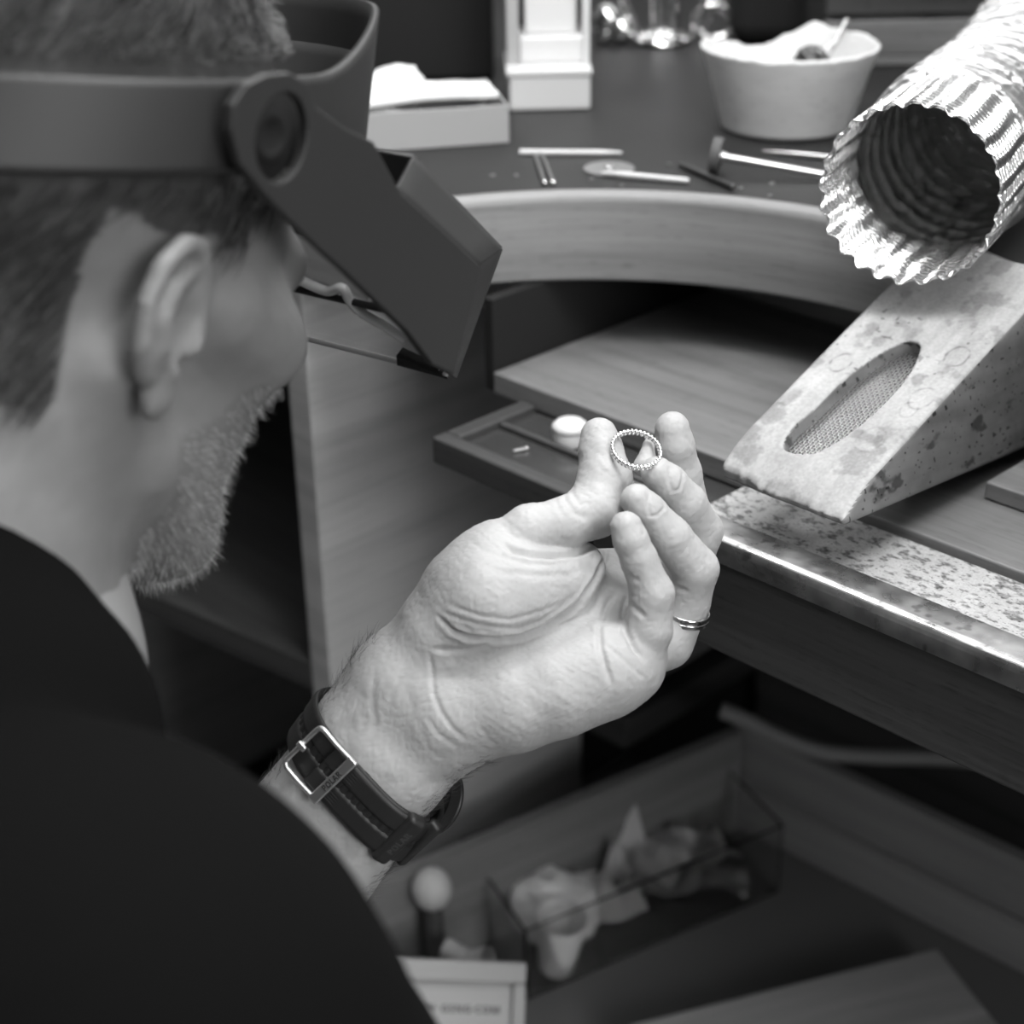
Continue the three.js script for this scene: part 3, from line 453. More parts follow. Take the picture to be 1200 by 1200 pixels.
// ---------------------------------------------------------------- the open drawer below
const DR = { floor: 0.352, rim: 0.45 };
{
  const A = onY(425, 1034, DR.rim), B = onY(860, 850, DR.rim), C = onY(1200, 1010, DR.rim); const along = C.clone().sub(B).normalize(), E = B.clone().addScaledVector(along, 0.62), dirA = A.clone().sub(B).normalize(), F0 = B.clone().addScaledVector(dirA, 0.50);
  const o = thing('lower_drawer', 'large open wooden drawer below the tray, full of workshop scraps', 'drawer', V(-0.5, DR.floor, -0.75));
  const wall = (p, q, y0, y1, th, off) => { const L = p.distanceTo(q), r = Math.atan2(-(q.z - p.z), q.x - p.x); return uvBox(rbox(0, L, y0, y1, 0, th, 0.0015), 'x', 1, 1, off).rotateY(r).translate(p.x, 0, p.z); };
  part(o, 'side_wall', wall(B, F0, DR.floor, DR.rim, -0.012, 0.3), M.mid);
  const h = (DR.rim - DR.floor) * 0.47;
  part(o, 'back_plank', wall(B, E, DR.floor, DR.floor + h - 0.0016, -0.012, 0.8), M.beechLight); part(o, 'back_plank', wall(B, E, DR.floor + h + 0.0016, DR.rim, -0.0115, 1.4), M.beechLight);
  const fl = uvBox(rbox(-0.84, 0.0, DR.floor - 0.012, DR.floor - 0.0004, -0.95, -0.38, 0.001), 'x', 1, 1, 0.2); part(o, 'drawer_floor', fl, new THREE.MeshPhysicalMaterial({ color: grey(0.15), roughness: 0.4, clearcoat: 0.2 }));
  // the curved hose above the drawer's back wall
  const hp = [[845, 832, 1.30], [870, 842, 1.30], [910, 862, 1.30], [960, 880, 1.30], [1020, 886, 1.30], [1100, 888, 1.30], [1230, 898, 1.30]].map(([x, y, d]) => at(x, y, d));
  solo('bent_cable', 'thick grey cable curving under the front board above the drawer', 'cable', tube(hp, 0.0065, 60, 12), std(0.25, 0.5));
}
{
  // the clear plastic tray with scraps
  const y = DR.floor, q = [[543, 1062], [617, 1172], [912, 1045]].map(([a, b]) => onY(a, b, y)), O = q[1], ux = q[2].clone().sub(O), uz = q[0].clone().sub(O), far = q[0].clone().add(ux);
  const o = thing('clear_tray', 'clear acrylic tray of paper scraps in the open drawer', 'tray', V(O.x, y, O.z)), glass = new THREE.MeshPhysicalMaterial({ color: 0xffffff, transmission: 1, roughness: 0.08, ior: 1.49, thickness: 0.002, attenuationColor: grey(0.8), attenuationDistance: 0.02 });
  const H = 0.066, wall = (a, b) => { const L = a.distanceTo(b), r = Math.atan2(-(b.z - a.z), b.x - a.x); return rbox(0.0005, L - 0.0005, 0.0025, H, -0.0012, 0.0012, 0.0009).rotateY(r).translate(a.x, y, a.z); };
  for (const [a, b] of [[O, q[2]], [O, q[0]], [q[2], far], [q[0], far]]) part(o, 'tray_wall', wall(a, b), glass);
  const bs = new THREE.Shape(); bs.moveTo(O.x, -O.z); bs.lineTo(q[2].x, -q[2].z); bs.lineTo(far.x, -far.z); bs.lineTo(q[0].x, -q[0].z); bs.closePath(); const bg = new THREE.ExtrudeGeometry(bs, { depth: 0.002, bevelEnabled: false }); bg.rotateX(-Math.PI / 2); bg.translate(0, y + 0.0002, 0); part(o, 'tray_bottom', bg, glass);
  const inside = (s, t, h) => O.clone().addScaledVector(ux, s).addScaledVector(uz, t).add(V(0, h + 0.003, 0));
  const scrap = (s, t, size, seed, mat, name, label, cat, up = 0.5, group) => {
    const c = inside(s, t, size * 0.42 * up + 0.004), r = rng(seed), qn = new THREE.Quaternion().setFromEuler(new THREE.Euler((r() - 0.5) * 2.4 * up, r() * 6.3, (r() - 0.5) * 2.4 * up));
    const g = sheet((a, b) => V((a - 0.5) * size, size * 0.30 * fbm(a * 2.2 + seed, b * 2.2, seed, 3) + size * 0.12 * Math.abs(noise(a * 3, b * 3, seed + 2)), (b - 0.5) * size * 0.8).applyQuaternion(qn).add(c), 14, 12, 0.0006);
    g.computeBoundingBox(); const lift = inside(0, 0, 0).y + 0.001 - g.boundingBox.min.y; g.translate(0, Math.max(lift, 0), 0); return solo(name, label, cat, g, mat, group);
  };
  const G = 'paper scraps in the clear tray', dk = std(0.32, 0.8), md = std(0.5, 0.8);
  scrap(0.62, 0.50, 0.062, 3, md, 'paper_scrap', 'pointed grey scrap sticking up in the middle of the clear tray', 'paper scrap', 1.0, G);
  scrap(0.55, 0.25, 0.065, 8, dk, 'paper_scrap', 'dark grey folded scrap at the front middle of the clear tray', 'paper scrap', 0.7, G);
  scrap(0.82, 0.50, 0.060, 14, md, 'paper_scrap', 'crumpled grey scrap near the right end of the clear tray', 'paper scrap', 0.5, G);
  scrap(0.80, 0.22, 0.05, 18, dk, 'paper_scrap', 'dark scrap at the front right corner of the clear tray', 'paper scrap', 0.4, G);
  scrap(0.20, 0.80, 0.05, 25, dk, 'paper_scrap', 'dark scrap at the back left corner of the clear tray', 'paper scrap', 0.6, G);
  scrap(0.42, 0.72, 0.062, 31, M.paper, 'crumpled_tissue', 'long white crumpled tissue at the back of the clear tray', 'tissue', 0.35, G);
  const wedge = (s, t, w, h, lean, turn, mat, label) => { const c = inside(s, t, 0.001), q = new THREE.Quaternion().setFromEuler(new THREE.Euler(lean, turn, 0, 'YXZ')); solo('paper_scrap', label, 'paper scrap', sheet((a, b) => V((a - 0.5) * w * (1 - 0.92 * b), b * h, 0.006 * Math.sin(a * 5 + b * 3) * (1 - b) - 0.012 * Math.abs(a - 0.5)).applyQuaternion(q).add(c), 12, 12, 0.0006), mat, G); };
  wedge(0.52, 0.52, 0.055, 0.088, -0.25, 0.7, md, 'tall pointed grey scrap standing highest in the clear tray'); wedge(0.44, 0.30, 0.05, 0.060, -0.35, 0.95, md, 'shorter pointed scrap standing beside the white bag in the clear tray');
  // a white crumpled bag and a white cup near the front left corner
  const cb = inside(0.22, 0.42, 0.026), gb = new THREE.IcosahedronGeometry(0.031, 14); { const p = gb.attributes.position; for (let i = 0; i < p.count; i++) { const v = V().fromBufferAttribute(p, i), k = 1 + 0.34 * fbm(v.x * 55, v.y * 55, v.z * 55, 4); v.multiplyScalar(k); p.setXYZ(i, v.x * 1.05 + cb.x, Math.max(v.y * 0.82 + cb.y, y + 0.004), v.z * 1.05 + cb.z); } gb.computeVertexNormals(); }
  solo('crumpled_bag', 'bright white crumpled plastic bag at the left of the clear tray', 'bag', gb, new THREE.MeshPhysicalMaterial({ color: grey(0.92), roughness: 0.5, clearcoat: 0.2 }));
  const cc = inside(0.14, 0.13, 0.0); const cup = thing('plastic_cup', 'white plastic cup leaning in the front corner of the clear tray', 'cup', cc), tl = (g) => g.rotateZ(-0.15).translate(cc.x, cc.y + 0.004, cc.z);
  part(cup, 'cup_wall', tl(sheet((u, v) => { const t = u * Math.PI * 2, r = lerp(0.013, 0.019, v); return V(Math.cos(t) * r, v * 0.05, Math.sin(t) * r); }, 48, 10, 0.0009, true)), new THREE.MeshPhysicalMaterial({ color: grey(0.92), roughness: 0.4, transmission: 0.2 })); part(cup, 'cup_base', tl(new THREE.CylinderGeometry(0.0128, 0.0128, 0.001, 40)), M.whitePlastic);
}
{
  // the framed card, the stick, the board and the pale ball
  const c = at(545, 1135, 1.16), o = thing('framed_card', 'small pale framed card with a printed line in the open drawer', 'sign', V(c.x, DR.floor, c.z));
  const q = new THREE.Quaternion().setFromEuler(new THREE.Euler(-0.62, 0.80, -0.05, 'YXZ')), pc = at(617, 1128, 1.17), place = (g) => g.applyQuaternion(q).translate(pc.x, pc.y, pc.z), W = 0.115, H = 0.085;
  const fr = std(0.42, 0.5);
  part(o, 'frame_rail', place(rbox(-W, 0, -0.014, 0, -0.006, 0.006, 0.002)), fr); part(o, 'frame_rail', place(rbox(-W, 0, -H, -H + 0.011, -0.006, 0.006, 0.002)), fr);
  part(o, 'frame_stile', place(rbox(-0.009, 0, -H + 0.0112, -0.0142, -0.006, 0.006, 0.002)), fr); part(o, 'frame_stile', place(rbox(-W, -W + 0.009, -H + 0.0112, -0.0142, -0.006, 0.006, 0.002)), fr);
  const cv = document.createElement('canvas'); cv.width = 512; cv.height = 320; const x = cv.getContext('2d'); x.fillStyle = '#b4b4b4'; x.fillRect(0, 0, 512, 320); x.fillStyle = '#4a4a4a'; x.font = 'bold 40px sans-serif'; x.textAlign = 'right'; x.fillText('NNW\u00b7 GSNG\u00b7COM', 470, 110);
  const ct = new THREE.CanvasTexture(cv); ct.colorSpace = THREE.SRGBColorSpace; part(o, 'printed_card', place(new THREE.PlaneGeometry(W - 0.0175, H - 0.025).translate(-W / 2, -0.0142 - (H - 0.025) / 2, 0.001)), new THREE.MeshStandardMaterial({ map: ct, roughness: 0.6 })); part(o, 'backing_board', place(rbox(-W + 0.001, -0.001, -H + 0.001, -0.001, -0.009, -0.0065, 0.001)), M.card);
  part(o, 'rear_prop', place(rbox(-W * 0.6, -W * 0.4, -H, -0.03, -0.013, -0.0095, 0.001)), M.card);
  const a = at(522, 1110, 1.22), b = at(572, 1122, 1.20); solo('wooden_stick', 'short pale curved stick lying behind the framed card', 'stick', tube([a, a.clone().lerp(b, 0.5).add(V(0, -0.006, 0)), b.clone()], 0.0075, 20, 14), M.birch);
  const p = [[735, 1199], [1098, 1109], [1152, 1163]].map(([u, v]) => onY(u, v, DR.floor + 0.026)), ux = p[1].clone().sub(p[0]), L = ux.length(), r = Math.atan2(-ux.z, ux.x), w = p[2].clone().sub(p[1]).length();
  solo('wooden_board', 'rough pale wooden board lying at the front right of the drawer', 'board', uvBox(rbox(0, L, 0, 0.0255, 0, w + 0.06, 0.003), 'x', 1, 1, 0.9).rotateY(r).translate(p[0].x, DR.floor, p[0].z), M.birch);
  const s = onY(511, 1152, DR.floor), kn = thing('round_headed_punch', 'pale punch with a round head standing in the left corner of the drawer', 'tool', V(s.x, DR.floor, s.z)), kp = std(0.5, 0.6);
  part(kn, 'handle', lathe([[0.0001, 0], [0.010, 0], [0.011, 0.004], [0.008, 0.03], [0.007, 0.072], [0.0001, 0.072]], 30).translate(s.x, DR.floor, s.z), M.dark); part(kn, 'round_head', new THREE.SphereGeometry(0.0145, 30, 24).scale(1, 1.15, 1).translate(s.x, DR.floor + 0.0885, s.z), kp);
}
// ---------------------------------------------------------------- the man: skin
// the hand is modelled in millimetres in axes turned like the camera, with its origin 0.727 m away, then moved into the room
const HD = 0.727, HM = new THREE.Matrix4().multiplyMatrices(CM, new THREE.Matrix4().makeTranslation(0, 0, -HD)).multiply(new THREE.Matrix4().makeScale(0.001, 0.001, 0.001));
const hp = (px, py, dz, r = 0) => { const d = HD - dz / 1000; return [(px - 600) / FOCAL * d * 1000, (600 - py) / FOCAL * d * 1000, dz, r / FOCAL * d * 1000]; };
const toPx = (x, y, z) => { const d = HD * 1000 - z; return [600 + FOCAL * x / d, 600 - FOCAL * y / d]; };
const pts = (list) => list.map((a) => hp(...a));
const HANDS = {
  palm: [
    pts([[318, 1002, -22, 57], [424, 852, -3, 53], [468, 800, 0, 54]]),             // radial side of forearm and wrist
    pts([[365, 1050, -20, 57], [475, 902, 0, 50], [533, 843, 2, 53]]),              // ulnar side
    pts([[320, 1010, -30, 70], [452, 880, -10, 56], [540, 790, -12, 58], [660, 745, -22, 52]]),
    pts([[468, 800, 0, 54], [528, 742, 2, 58]]),
    pts([[528, 838, 6, 56], [600, 822, 10, 57], [655, 806, 11, 55], [708, 786, 9, 50]]),  // hypothenar
    pts([[560, 780, -6, 56], [640, 755, -10, 52], [700, 725, -16, 44]]),            // palm
    pts([[708, 786, 9, 48], [738, 778, 4, 41]]),
    pts([[690, 740, -20, 46], [770, 745, -16, 42]]), pts([[680, 720, -28, 46], [778, 716, -30, 40]]), pts([[650, 690, -34, 46], [765, 680, -42, 38]]),
  ],
  thenar: [pts([[522, 738, 8, 54], [572, 700, 14, 62], [612, 690, 11, 52], [650, 680, 2, 42], [674, 668, -6, 36]]), pts([[548, 690, 6, 50], [580, 655, 6, 44]])],
  thumb: pts([[572, 668, 8, 46], [620, 623, 8, 31], [660, 614, 5, 30], [697, 597, -1, 33], [709, 560, -6, 31], [704, 528, -9, 25.5], [702, 511, -10, 22]]),
  index: pts([[772, 690, -40, 33], [806, 605, -42, 27], [797, 555, -30, 25], [791, 522, -22, 22.5], [788, 503, -20, 21]]),
  middle: pts([[785, 715, -28, 31], [821, 622, -20, 26], [804, 590, -8, 24], [784, 566, -2, 21.5], [770, 554, 0, 19.5]]),
  middlePad: pts([[757, 545, -6, 15], [760, 522, -9, 6], [761, 512, -10, 3]]),
  ring: pts([[782, 752, -14, 31], [806, 705, -9, 26], [815, 667, -2, 27], [786, 629, 6, 24], [759, 599, 10, 21], [746, 586, 11, 19.5]]),
  little: pts([[740, 778, 6, 36], [760, 738, 12, 28], [764, 696, 16, 26], [749, 656, 20, 21.5], [739, 633, 22, 20.5], [734, 618, 22, 19.5]]),
};
const BB = {}; for (const k of Object.keys(HANDS)) { const l = k === 'palm' || k === 'thenar' ? HANDS[k].flat() : HANDS[k]; let c = [0, 0, 0], r = 0; l.forEach((q) => { for (let i = 0; i < 3; i++) c[i] += q[i] / l.length; }); l.forEach((q) => { r = Math.max(r, Math.hypot(q[0] - c[0], q[1] - c[1], q[2] - c[2]) + q[3]); }); BB[k] = [...c, r]; }
function handField(x, y, z) {
  const far = (k) => { const b = BB[k]; return Math.hypot(x - b[0], y - b[1], z - b[2]) - b[3]; };
  const lim = 14, one = (k, s) => { const f = far(k); return f > lim ? f : chain(x, y, z, HANDS[k], s); };
  let d = 1e9; for (const c of HANDS.palm) d = d > 1e8 ? chain(x, y, z, c, 6) : smin(d, chain(x, y, z, c, 6), 12);
  let t = 1e9; for (const c of HANDS.thenar) t = t > 1e8 ? chain(x, y, z, c, 8) : smin(t, chain(x, y, z, c, 8), 10);
  d = smin(d, t, 7);
  const th = one('thumb', 3); const f = Math.min(smin(one('index', 2), d, 3), smin(one('middle', 2), d, 3), one('middlePad', 2));
  const r = one('ring', 2), l = one('little', 2);
  const fing = Math.min(smin(f, smin(r, d, 2.5), 0.5), smin(l, d, 4));
  return smin(th, fing, th < 6 ? lerp(0.6, 5, clamp((590 - toPx(x, y, z)[0]) / 30 + 0.4)) : 0.6);
}
// creases: polyline on the skin (photograph pixels), depth mm, half-width px
const CREASE = [
  [[[513, 722], [530, 740], [547, 747], [583, 751], [613, 747], [638, 737], [663, 720], [680, 707], [699, 677], [709, 655], [711, 635]], 3.0, 2.8],
  [[[522, 706], [541, 714], [563, 722], [597, 726], [622, 720], [647, 712], [668, 700]], 0.5, 2.4], [[[515, 716], [540, 726], [575, 735], [607, 737], [636, 727], [660, 709], [680, 691]], 0.5, 2.4],
  [[[587, 635], [600, 645], [622, 650], [647, 651], [680, 647], [711, 632]], 3.0, 3.2], [[[556, 640], [588, 652], [613, 659], [640, 662]], 0.7, 4], [[[578, 640], [590, 645]], 0.5, 2.5], [[[560, 661], [590, 671], [630, 674], [667, 675], [695, 660]], 0.45, 4],
  [[[505, 760], [522, 762], [543, 762], [563, 758], [583, 751]], 1.1, 3], [[[503, 764], [507, 790], [508, 812], [517, 835], [530, 853], [547, 868]], 0.8, 3.0], [[[500, 838], [513, 860], [540, 879]], 0.4, 2.8], [[[489, 845], [504, 880], [520, 890]], 0.2, 3],
  [[[439, 788], [436, 823], [439, 845], [436, 862]], 0.55, 4], [[[470, 793], [455, 822]], 0.5, 3.5], [[[428, 838], [424, 855]], 0.5, 4], [[[472, 780], [478, 810], [484, 840]], 0.35, 8],
  [[[719, 697], [713, 706], [702, 736], [704, 761], [710, 783], [717, 803]], 1.3, 3.2], [[[735, 697], [730, 719], [732, 739], [743, 761], [755, 773]], 1.7, 3.2], [[[708, 754], [732, 774], [755, 795]], 0.6, 2.6], [[[737, 795], [741, 806]], 0.5, 2.5],
  [[[732, 670], [739, 677], [750, 681]], 0.8, 3], [[[736, 704], [747, 715], [757, 725]], 1.0, 2.8], [[[640, 737], [660, 731], [677, 726], [691, 719], [700, 706], [703, 690]], 0.7, 2.4], [[[790, 688], [797, 690], [805, 693]], 0.9, 2.6],
  [[[661, 572], [663, 585], [672, 600], [690, 608]], 0.9, 4], [[[668, 566], [671, 580], [682, 594]], 0.6, 3], [[[650, 580], [655, 596], [665, 608]], 0.35, 3],
  [[[562, 850], [572, 866], [581, 874]], 0.35, 2.5], [[[605, 850], [612, 868]], 0.25, 2.5], [[[785, 549], [784, 566], [788, 576], [796, 574], [800, 562], [800, 548]], 0.55, 1.9], [[[761, 577], [759, 594], [763, 605], [771, 604], [778, 596], [779, 588]], 0.55, 1.9],
  [[[751, 612], [755, 622], [752, 630]], 0.35, 2], [[[801, 512], [808, 516], [812, 525]], 0.4, 2.2], [[[718, 500], [722, 530], [721, 560]], 0.3, 6], [[[826, 640], [835, 648], [838, 660]], 0.4, 3], [[[826, 650], [832, 660]], 0.35, 3],
];
for (const c of CREASE) { c.push(c[0].reduce((b, p) => [Math.min(b[0], p[0]), Math.max(b[1], p[0]), Math.min(b[2], p[1]), Math.max(b[3], p[1])], [1e9, -1e9, 1e9, -1e9])); }
let bodyParts = [];
const SKIN = { tone: (x, y, z, base) => base * (1 + 0.07 * fbm(x, y, z, 3)) };
{
  const lo = hp(255, 1130, 0), hi = hp(865, 470, 0), g = surfaceNet(handField, [lo[0], lo[1], -62], [hi[0], hi[1], 46], 0.75);
  const p = g.attributes.position, n = g.attributes.normal, col = new Float32Array(p.count * 3);
  for (let i = 0; i < p.count; i++) {
    const x = p.getX(i), y = p.getY(i), z = p.getZ(i), nx = n.getX(i), ny = n.getY(i), nz = n.getZ(i), [px, py] = toPx(x, y, z); let k = 0;
    const face = smooth(0.05, 0.45, nz);
    for (const [line, depth, w, b] of CREASE) {
      const m = w * 3.2; if (px < b[0] - m || px > b[1] + m || py < b[2] - m || py > b[3] + m) continue;
      let best = 1e9, tt = 0, L = 0, run = 0; for (let j = 0; j + 1 < line.length; j++) L += Math.hypot(line[j + 1][0] - line[j][0], line[j + 1][1] - line[j][1]);
      for (let j = 0; j + 1 < line.length; j++) { const [ax, ay] = line[j], dx = line[j + 1][0] - ax, dy = line[j + 1][1] - ay, l = Math.hypot(dx, dy), t = clamp(((px - ax) * dx + (py - ay) * dy) / (l * l)), d = Math.hypot(px - ax - dx * t, py - ay - dy * t); if (d < best) { best = d; tt = (run + t * l) / L; } run += l; }
      const taper = Math.min(1, tt / 0.14, (1 - tt) / 0.14) * 0.85 + 0.15, e = best / w;
      k -= face * 0.8 * depth * taper * (Math.exp(-e * e) - 0.18 * Math.exp(-(e - 2) * (e - 2)));
    }
    // fine relief of the skin: pores, small lines across the joints, tendons
    k += 0.10 * fbm(x * 0.7, y * 0.7, z * 0.7, 3) - 0.20 * Math.pow(1 - Math.abs(noise(x * 0.42 + 5, y * 0.3, z * 0.36)), 9) - 0.13 * Math.pow(1 - Math.abs(noise(x * 0.7, y * 0.8 + 9, z * 0.7)), 7) + 0.30 * fbm(x * 0.10, y * 0.10, z * 0.10, 2);
    const dir = (x * 0.55 + y * 0.83), lines = noise(dir * 1.1 + 0.8 * fbm(x * 0.2, y * 0.2, z * 0.2, 2), (x * 0.83 - y * 0.55) * 0.18, 3.3);
    k += 0.11 * lines * smooth(500, 560, px) * (1 - smooth(690, 760, px));
    p.setXYZ(i, x + nx * k, y + ny * k, z + nz * k);
    let c = 0.42 * (1 + 0.10 * fbm(x * 0.12, y * 0.12, z * 0.12 + 7, 3) + 0.05 * fbm(x * 0.7, y * 0.7, z * 0.7, 2));
    c *= 1 - 0.16 * smooth(0.18, 0.5, fbm(x * 0.06 + 3, y * 0.09, z * 0.06, 3)); // blotches of redder skin
    col[i * 3] = col[i * 3 + 1] = col[i * 3 + 2] = c;
  }
  g.applyMatrix4(HM); g.computeVertexNormals(); g.setAttribute('color', new THREE.BufferAttribute(col, 3)); bodyParts.push(g);
}
// the head: millimetres, x to his right, y up, z forward, origin between the ears
const PITCH = 22 * Math.PI / 180, EAR = at(245, 362, 0.575);
const headX = V(1, 0, 0).applyAxisAngle(V(0, 1, 0), 0.20), headZ = V(0, -Math.sin(PITCH), -Math.cos(PITCH)).applyAxisAngle(V(0, 1, 0), 0.20), headY = V().crossVectors(headX, headZ);
const headO = EAR.clone().addScaledVector(headX, -0.075).addScaledVector(headY, -0.004).addScaledVector(headZ, -0.006);
const HEADM = new THREE.Matrix4().makeBasis(headX, headY, headZ.clone()).setPosition(headO).multiply(new THREE.Matrix4().makeScale(0.001, 0.001, 0.001));
const HEADI = HEADM.clone().invert();
const headPt = (x, y, z) => V(x, y, z).applyMatrix4(HEADM);
const onSide = (px, py, R) => { const l = onPlane(px, py, headX.clone(), headPt(R, 0, 0)).applyMatrix4(HEADI); return [R, l.y, l.z]; };
// the middle line of the visor's headband: height at a given z, tilted
const BAND = (() => { const a = onSide(60, 160, 88), b = onSide(255, 150, 88), tilt = (b[1] - a[1]) / (b[2] - a[2]); return { tilt, y0: a[1] - a[2] * tilt }; })();
// (x, y, z) here is left-handed when z looks forward and x to the right, so meshes made in it are turned inside out below
const NECK = (() => { const b = at(-60, 760, 0.60).applyMatrix4(HEADI); return b; })();
function headField(x, y, z) {
  const ax = Math.abs(x);
  let d = ellip(x, y - 47, z + 8, 76, 84, 97);
  d = smin(d, ellip(x, y + 18, z - 36, 62, 82, 60), 26);
  const jaw = Math.min(cone(ax, y, z, [50, -52, 12, 17], [30, -88, 58, 17]), cone(ax, y, z, [30, -88, 58, 17], [0, -98, 76, 19]));
  d = smin(d, jaw, 20);
  d = smin(d, cone(ax, y, z, [55, -8, 58, 18], [62, 2, 30, 14]), 16);
  d = smin(d, cone(ax, y, z, [0, 24, 88, 9], [45, 22, 76, 9]), 12);
  d = smin(d, cone(x, y, z, [0, 12, 93, 8], [0, -30, 113, 11]), 10);
  d = smin(d, cone(ax, y, z, [0, -34, 104, 8], [14, -35, 96, 8]), 6);
  d = smax(d, -(Math.hypot(ax - 32, y - 6, z - 103) - 14), 12); d = Math.min(d, Math.hypot(ax - 32, y - 5, z - 83) - 12);
  d = smin(d, cone(ax, y, z, [0, -58, 96, 6], [18, -61, 88, 5]), 6); d = smax(d, -cone(ax, y, z, [0, -64, 103, 2.5], [22, -65, 92, 2]), 4); d = smin(d, cone(ax, y, z, [0, -71, 95, 6], [14, -71, 89, 5]), 6);
  let nk = cone(x, y, z, [0, -36, -30, 60], [NECK.x * 0.5, (NECK.y - 60) * 0.5, NECK.z * 0.5 - 20, 60]); nk = smin(nk, cone(x, y, z, [NECK.x * 0.5, (NECK.y - 60) * 0.5, NECK.z * 0.5 - 20, 60], [NECK.x, NECK.y - 20, NECK.z, 70]), 10);
  nk = smin(nk, cone(ax, y, z, [60, -22, -22, 13], [26, -150, 0, 12]), 12); nk = smin(nk, cone(ax, y, z, [22, -20, -72, 16], [26, -140, -85, 20]), 16);
  d = smin(d, nk, 22);
  // ears
  if (ax > 55 && Math.abs(y) < 50) {
    const fl = 0.15, ox = ax - 73, oz = z + 4; let a = ox * Math.sin(fl) - oz * Math.cos(fl) + (y) * 0.16, w = ox * Math.cos(fl) + oz * Math.sin(fl) - 4, c = y + 2, es = 0.84;
    a /= es; c /= es; w /= es;
    const tubeAt = (l, r) => { let m = 1e9; for (let i = 0; i + 1 < l.length; i++) m = Math.min(m, cone(a, c, w, [l[i][0], l[i][1], l[i][2], r], [l[i + 1][0], l[i + 1][1], l[i + 1][2], r])); return m; };
    let e = ellip(a - 17, c - 4, w + 1, 19, 29, 3.4);
    e = smin(e, tubeAt([[-2, 3, 0], [3, 20, 1], [12, 31, 3], [24, 32, 4], [34, 23, 4], [37, 8, 3], [33, -8, 3], [24, -20, 2]], 4.2), 3);
    e = smin(e, tubeAt([[14, 20, 1], [24, 14, 4], [27, 2, 5], [22, -10, 5], [12, -17, 4]], 4.0), 4);
    e = smin(e, ellip(a - 11, c + 27, w - 1, 9.5, 12, 5.2), 5); e = smin(e, ellip(a + 1, c + 6, w - 2, 5, 8, 5), 4);
    e = smax(e, -ellip(a - 11, c + 2, w - 6, 10, 13, 8), 3); e = smin(e, ellip(a - 4, c - 2, w + 10, 12, 24, 9), 5);
    d = smin(d, e * es, 5);
  }
  return d;
}
const headMask = (x, y, z) => {
  // 1 where hair grows, 2 where the beard grows
  const ax = Math.abs(x), wob = 6 * noise(x * 0.06, y * 0.06, z * 0.06);
  if (y > 42 + wob + (z > 40 ? (z - 40) * 0.9 : 0) || (z < -42 + wob * 0.6 && y > -34 + wob) || (y > 28 + wob && z < 24)) return 1;
  if ((y < -26 + wob * 2 - (z < 40 ? (40 - z) * 0.3 : 0) && z > 14 + wob && y > -150 + wob) || (y < -44 && y > -58 && z > 88)) return 2;
  return 0;
};
let headMesh;
{
  const g = surfaceNet(headField, [-100, -240, -190], [105, 140, 130], 2.4);
  const p = g.attributes.position, n = g.attributes.normal, col = new Float32Array(p.count * 3);
  for (let i = 0; i < p.count; i++) {
    const x = p.getX(i), y = p.getY(i), z = p.getZ(i), k = 0.5 * fbm(x * 0.08, y * 0.08, z * 0.08, 3) + 0.35 * fbm(x * 0.3, y * 0.12, z * 0.12, 3);
    p.setXYZ(i, x + n.getX(i) * k, y + n.getY(i) * k, z + n.getZ(i) * k);
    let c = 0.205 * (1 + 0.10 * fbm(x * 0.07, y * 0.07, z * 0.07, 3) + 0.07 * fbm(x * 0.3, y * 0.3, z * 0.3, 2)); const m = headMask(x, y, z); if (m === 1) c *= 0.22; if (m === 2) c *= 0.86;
    col[i * 3] = col[i * 3 + 1] = col[i * 3 + 2] = c;
  }
  const ix = g.index.array; for (let i = 0; i < ix.length; i += 3) { const t = ix[i]; ix[i] = ix[i + 1]; ix[i + 1] = t; }
  headMesh = g.clone(); g.applyMatrix4(HEADM); g.computeVertexNormals(); g.setAttribute('color', new THREE.BufferAttribute(col, 3)); bodyParts.push(g);
}
// trunk and left arm (mostly under the shirt), joined to neck and forearm
const W3 = (v, r) => [v.x, v.y, v.z, r];
const wristW = V(...hp(330, 1010, -22)).applyMatrix4(HM), elbowL = V(-0.60, 0.70, -0.16), shL = V(-0.70, 0.90, -0.13), neckW = headPt(NECK.x, NECK.y - 20, NECK.z), neckTop = headPt(0, -60, -30);
{
  const chest = V(neckW.x - 0.02, 0.80, -0.10), hip = V(-0.52, 0.52, -0.02);
  const f = (x, y, z) => {
    let d = smin(cone(x, y, z, W3(neckTop, 0.052), W3(neckW, 0.056)), cone(x, y, z, W3(neckW, 0.06), W3(chest, 0.09)), 0.05);
    d = smin(d, cone(x, y, z, W3(chest, 0.10), W3(hip, 0.11)), 0.06);
    d = smin(d, Math.min(cone(x, y, z, [-0.30, 0.74, -0.15, 0.042], [-0.28, 0.655, -0.20, 0.040]), cone(x, y, z, [-0.28, 0.655, -0.20, 0.041], [-0.40, 0.650, -0.37, 0.028])), 0.03);
    const arm = smin(cone(x, y, z, W3(shL, 0.05), W3(elbowL, 0.042)), cone(x, y, z, W3(elbowL, 0.042), W3(wristW, 0.030)), 0.02);
    return smin(smin(d, cone(x, y, z, W3(neckW, 0.05), W3(shL, 0.05)), 0.04), arm, 0.03);
  };
  const g = surfaceNet(f, [-0.80, 0.38, -0.45], [-0.20, 1.12, 0.15], 0.0085), c = new Float32Array(g.attributes.position.count * 3).fill(0.3);
  g.setAttribute('color', new THREE.BufferAttribute(c, 3)); bodyParts.push(g);
}
const skinMat = new THREE.MeshPhysicalMaterial({ vertexColors: true, roughness: 0.52, sheen: 0.15, sheenRoughness: 0.5, sheenColor: grey(0.5), specularIntensity: 0.8 });
const person = thing('person', 'seated person in a black shirt, leaning in to look at a raised ring', 'person', V(-0.52, 0.45, -0.08));
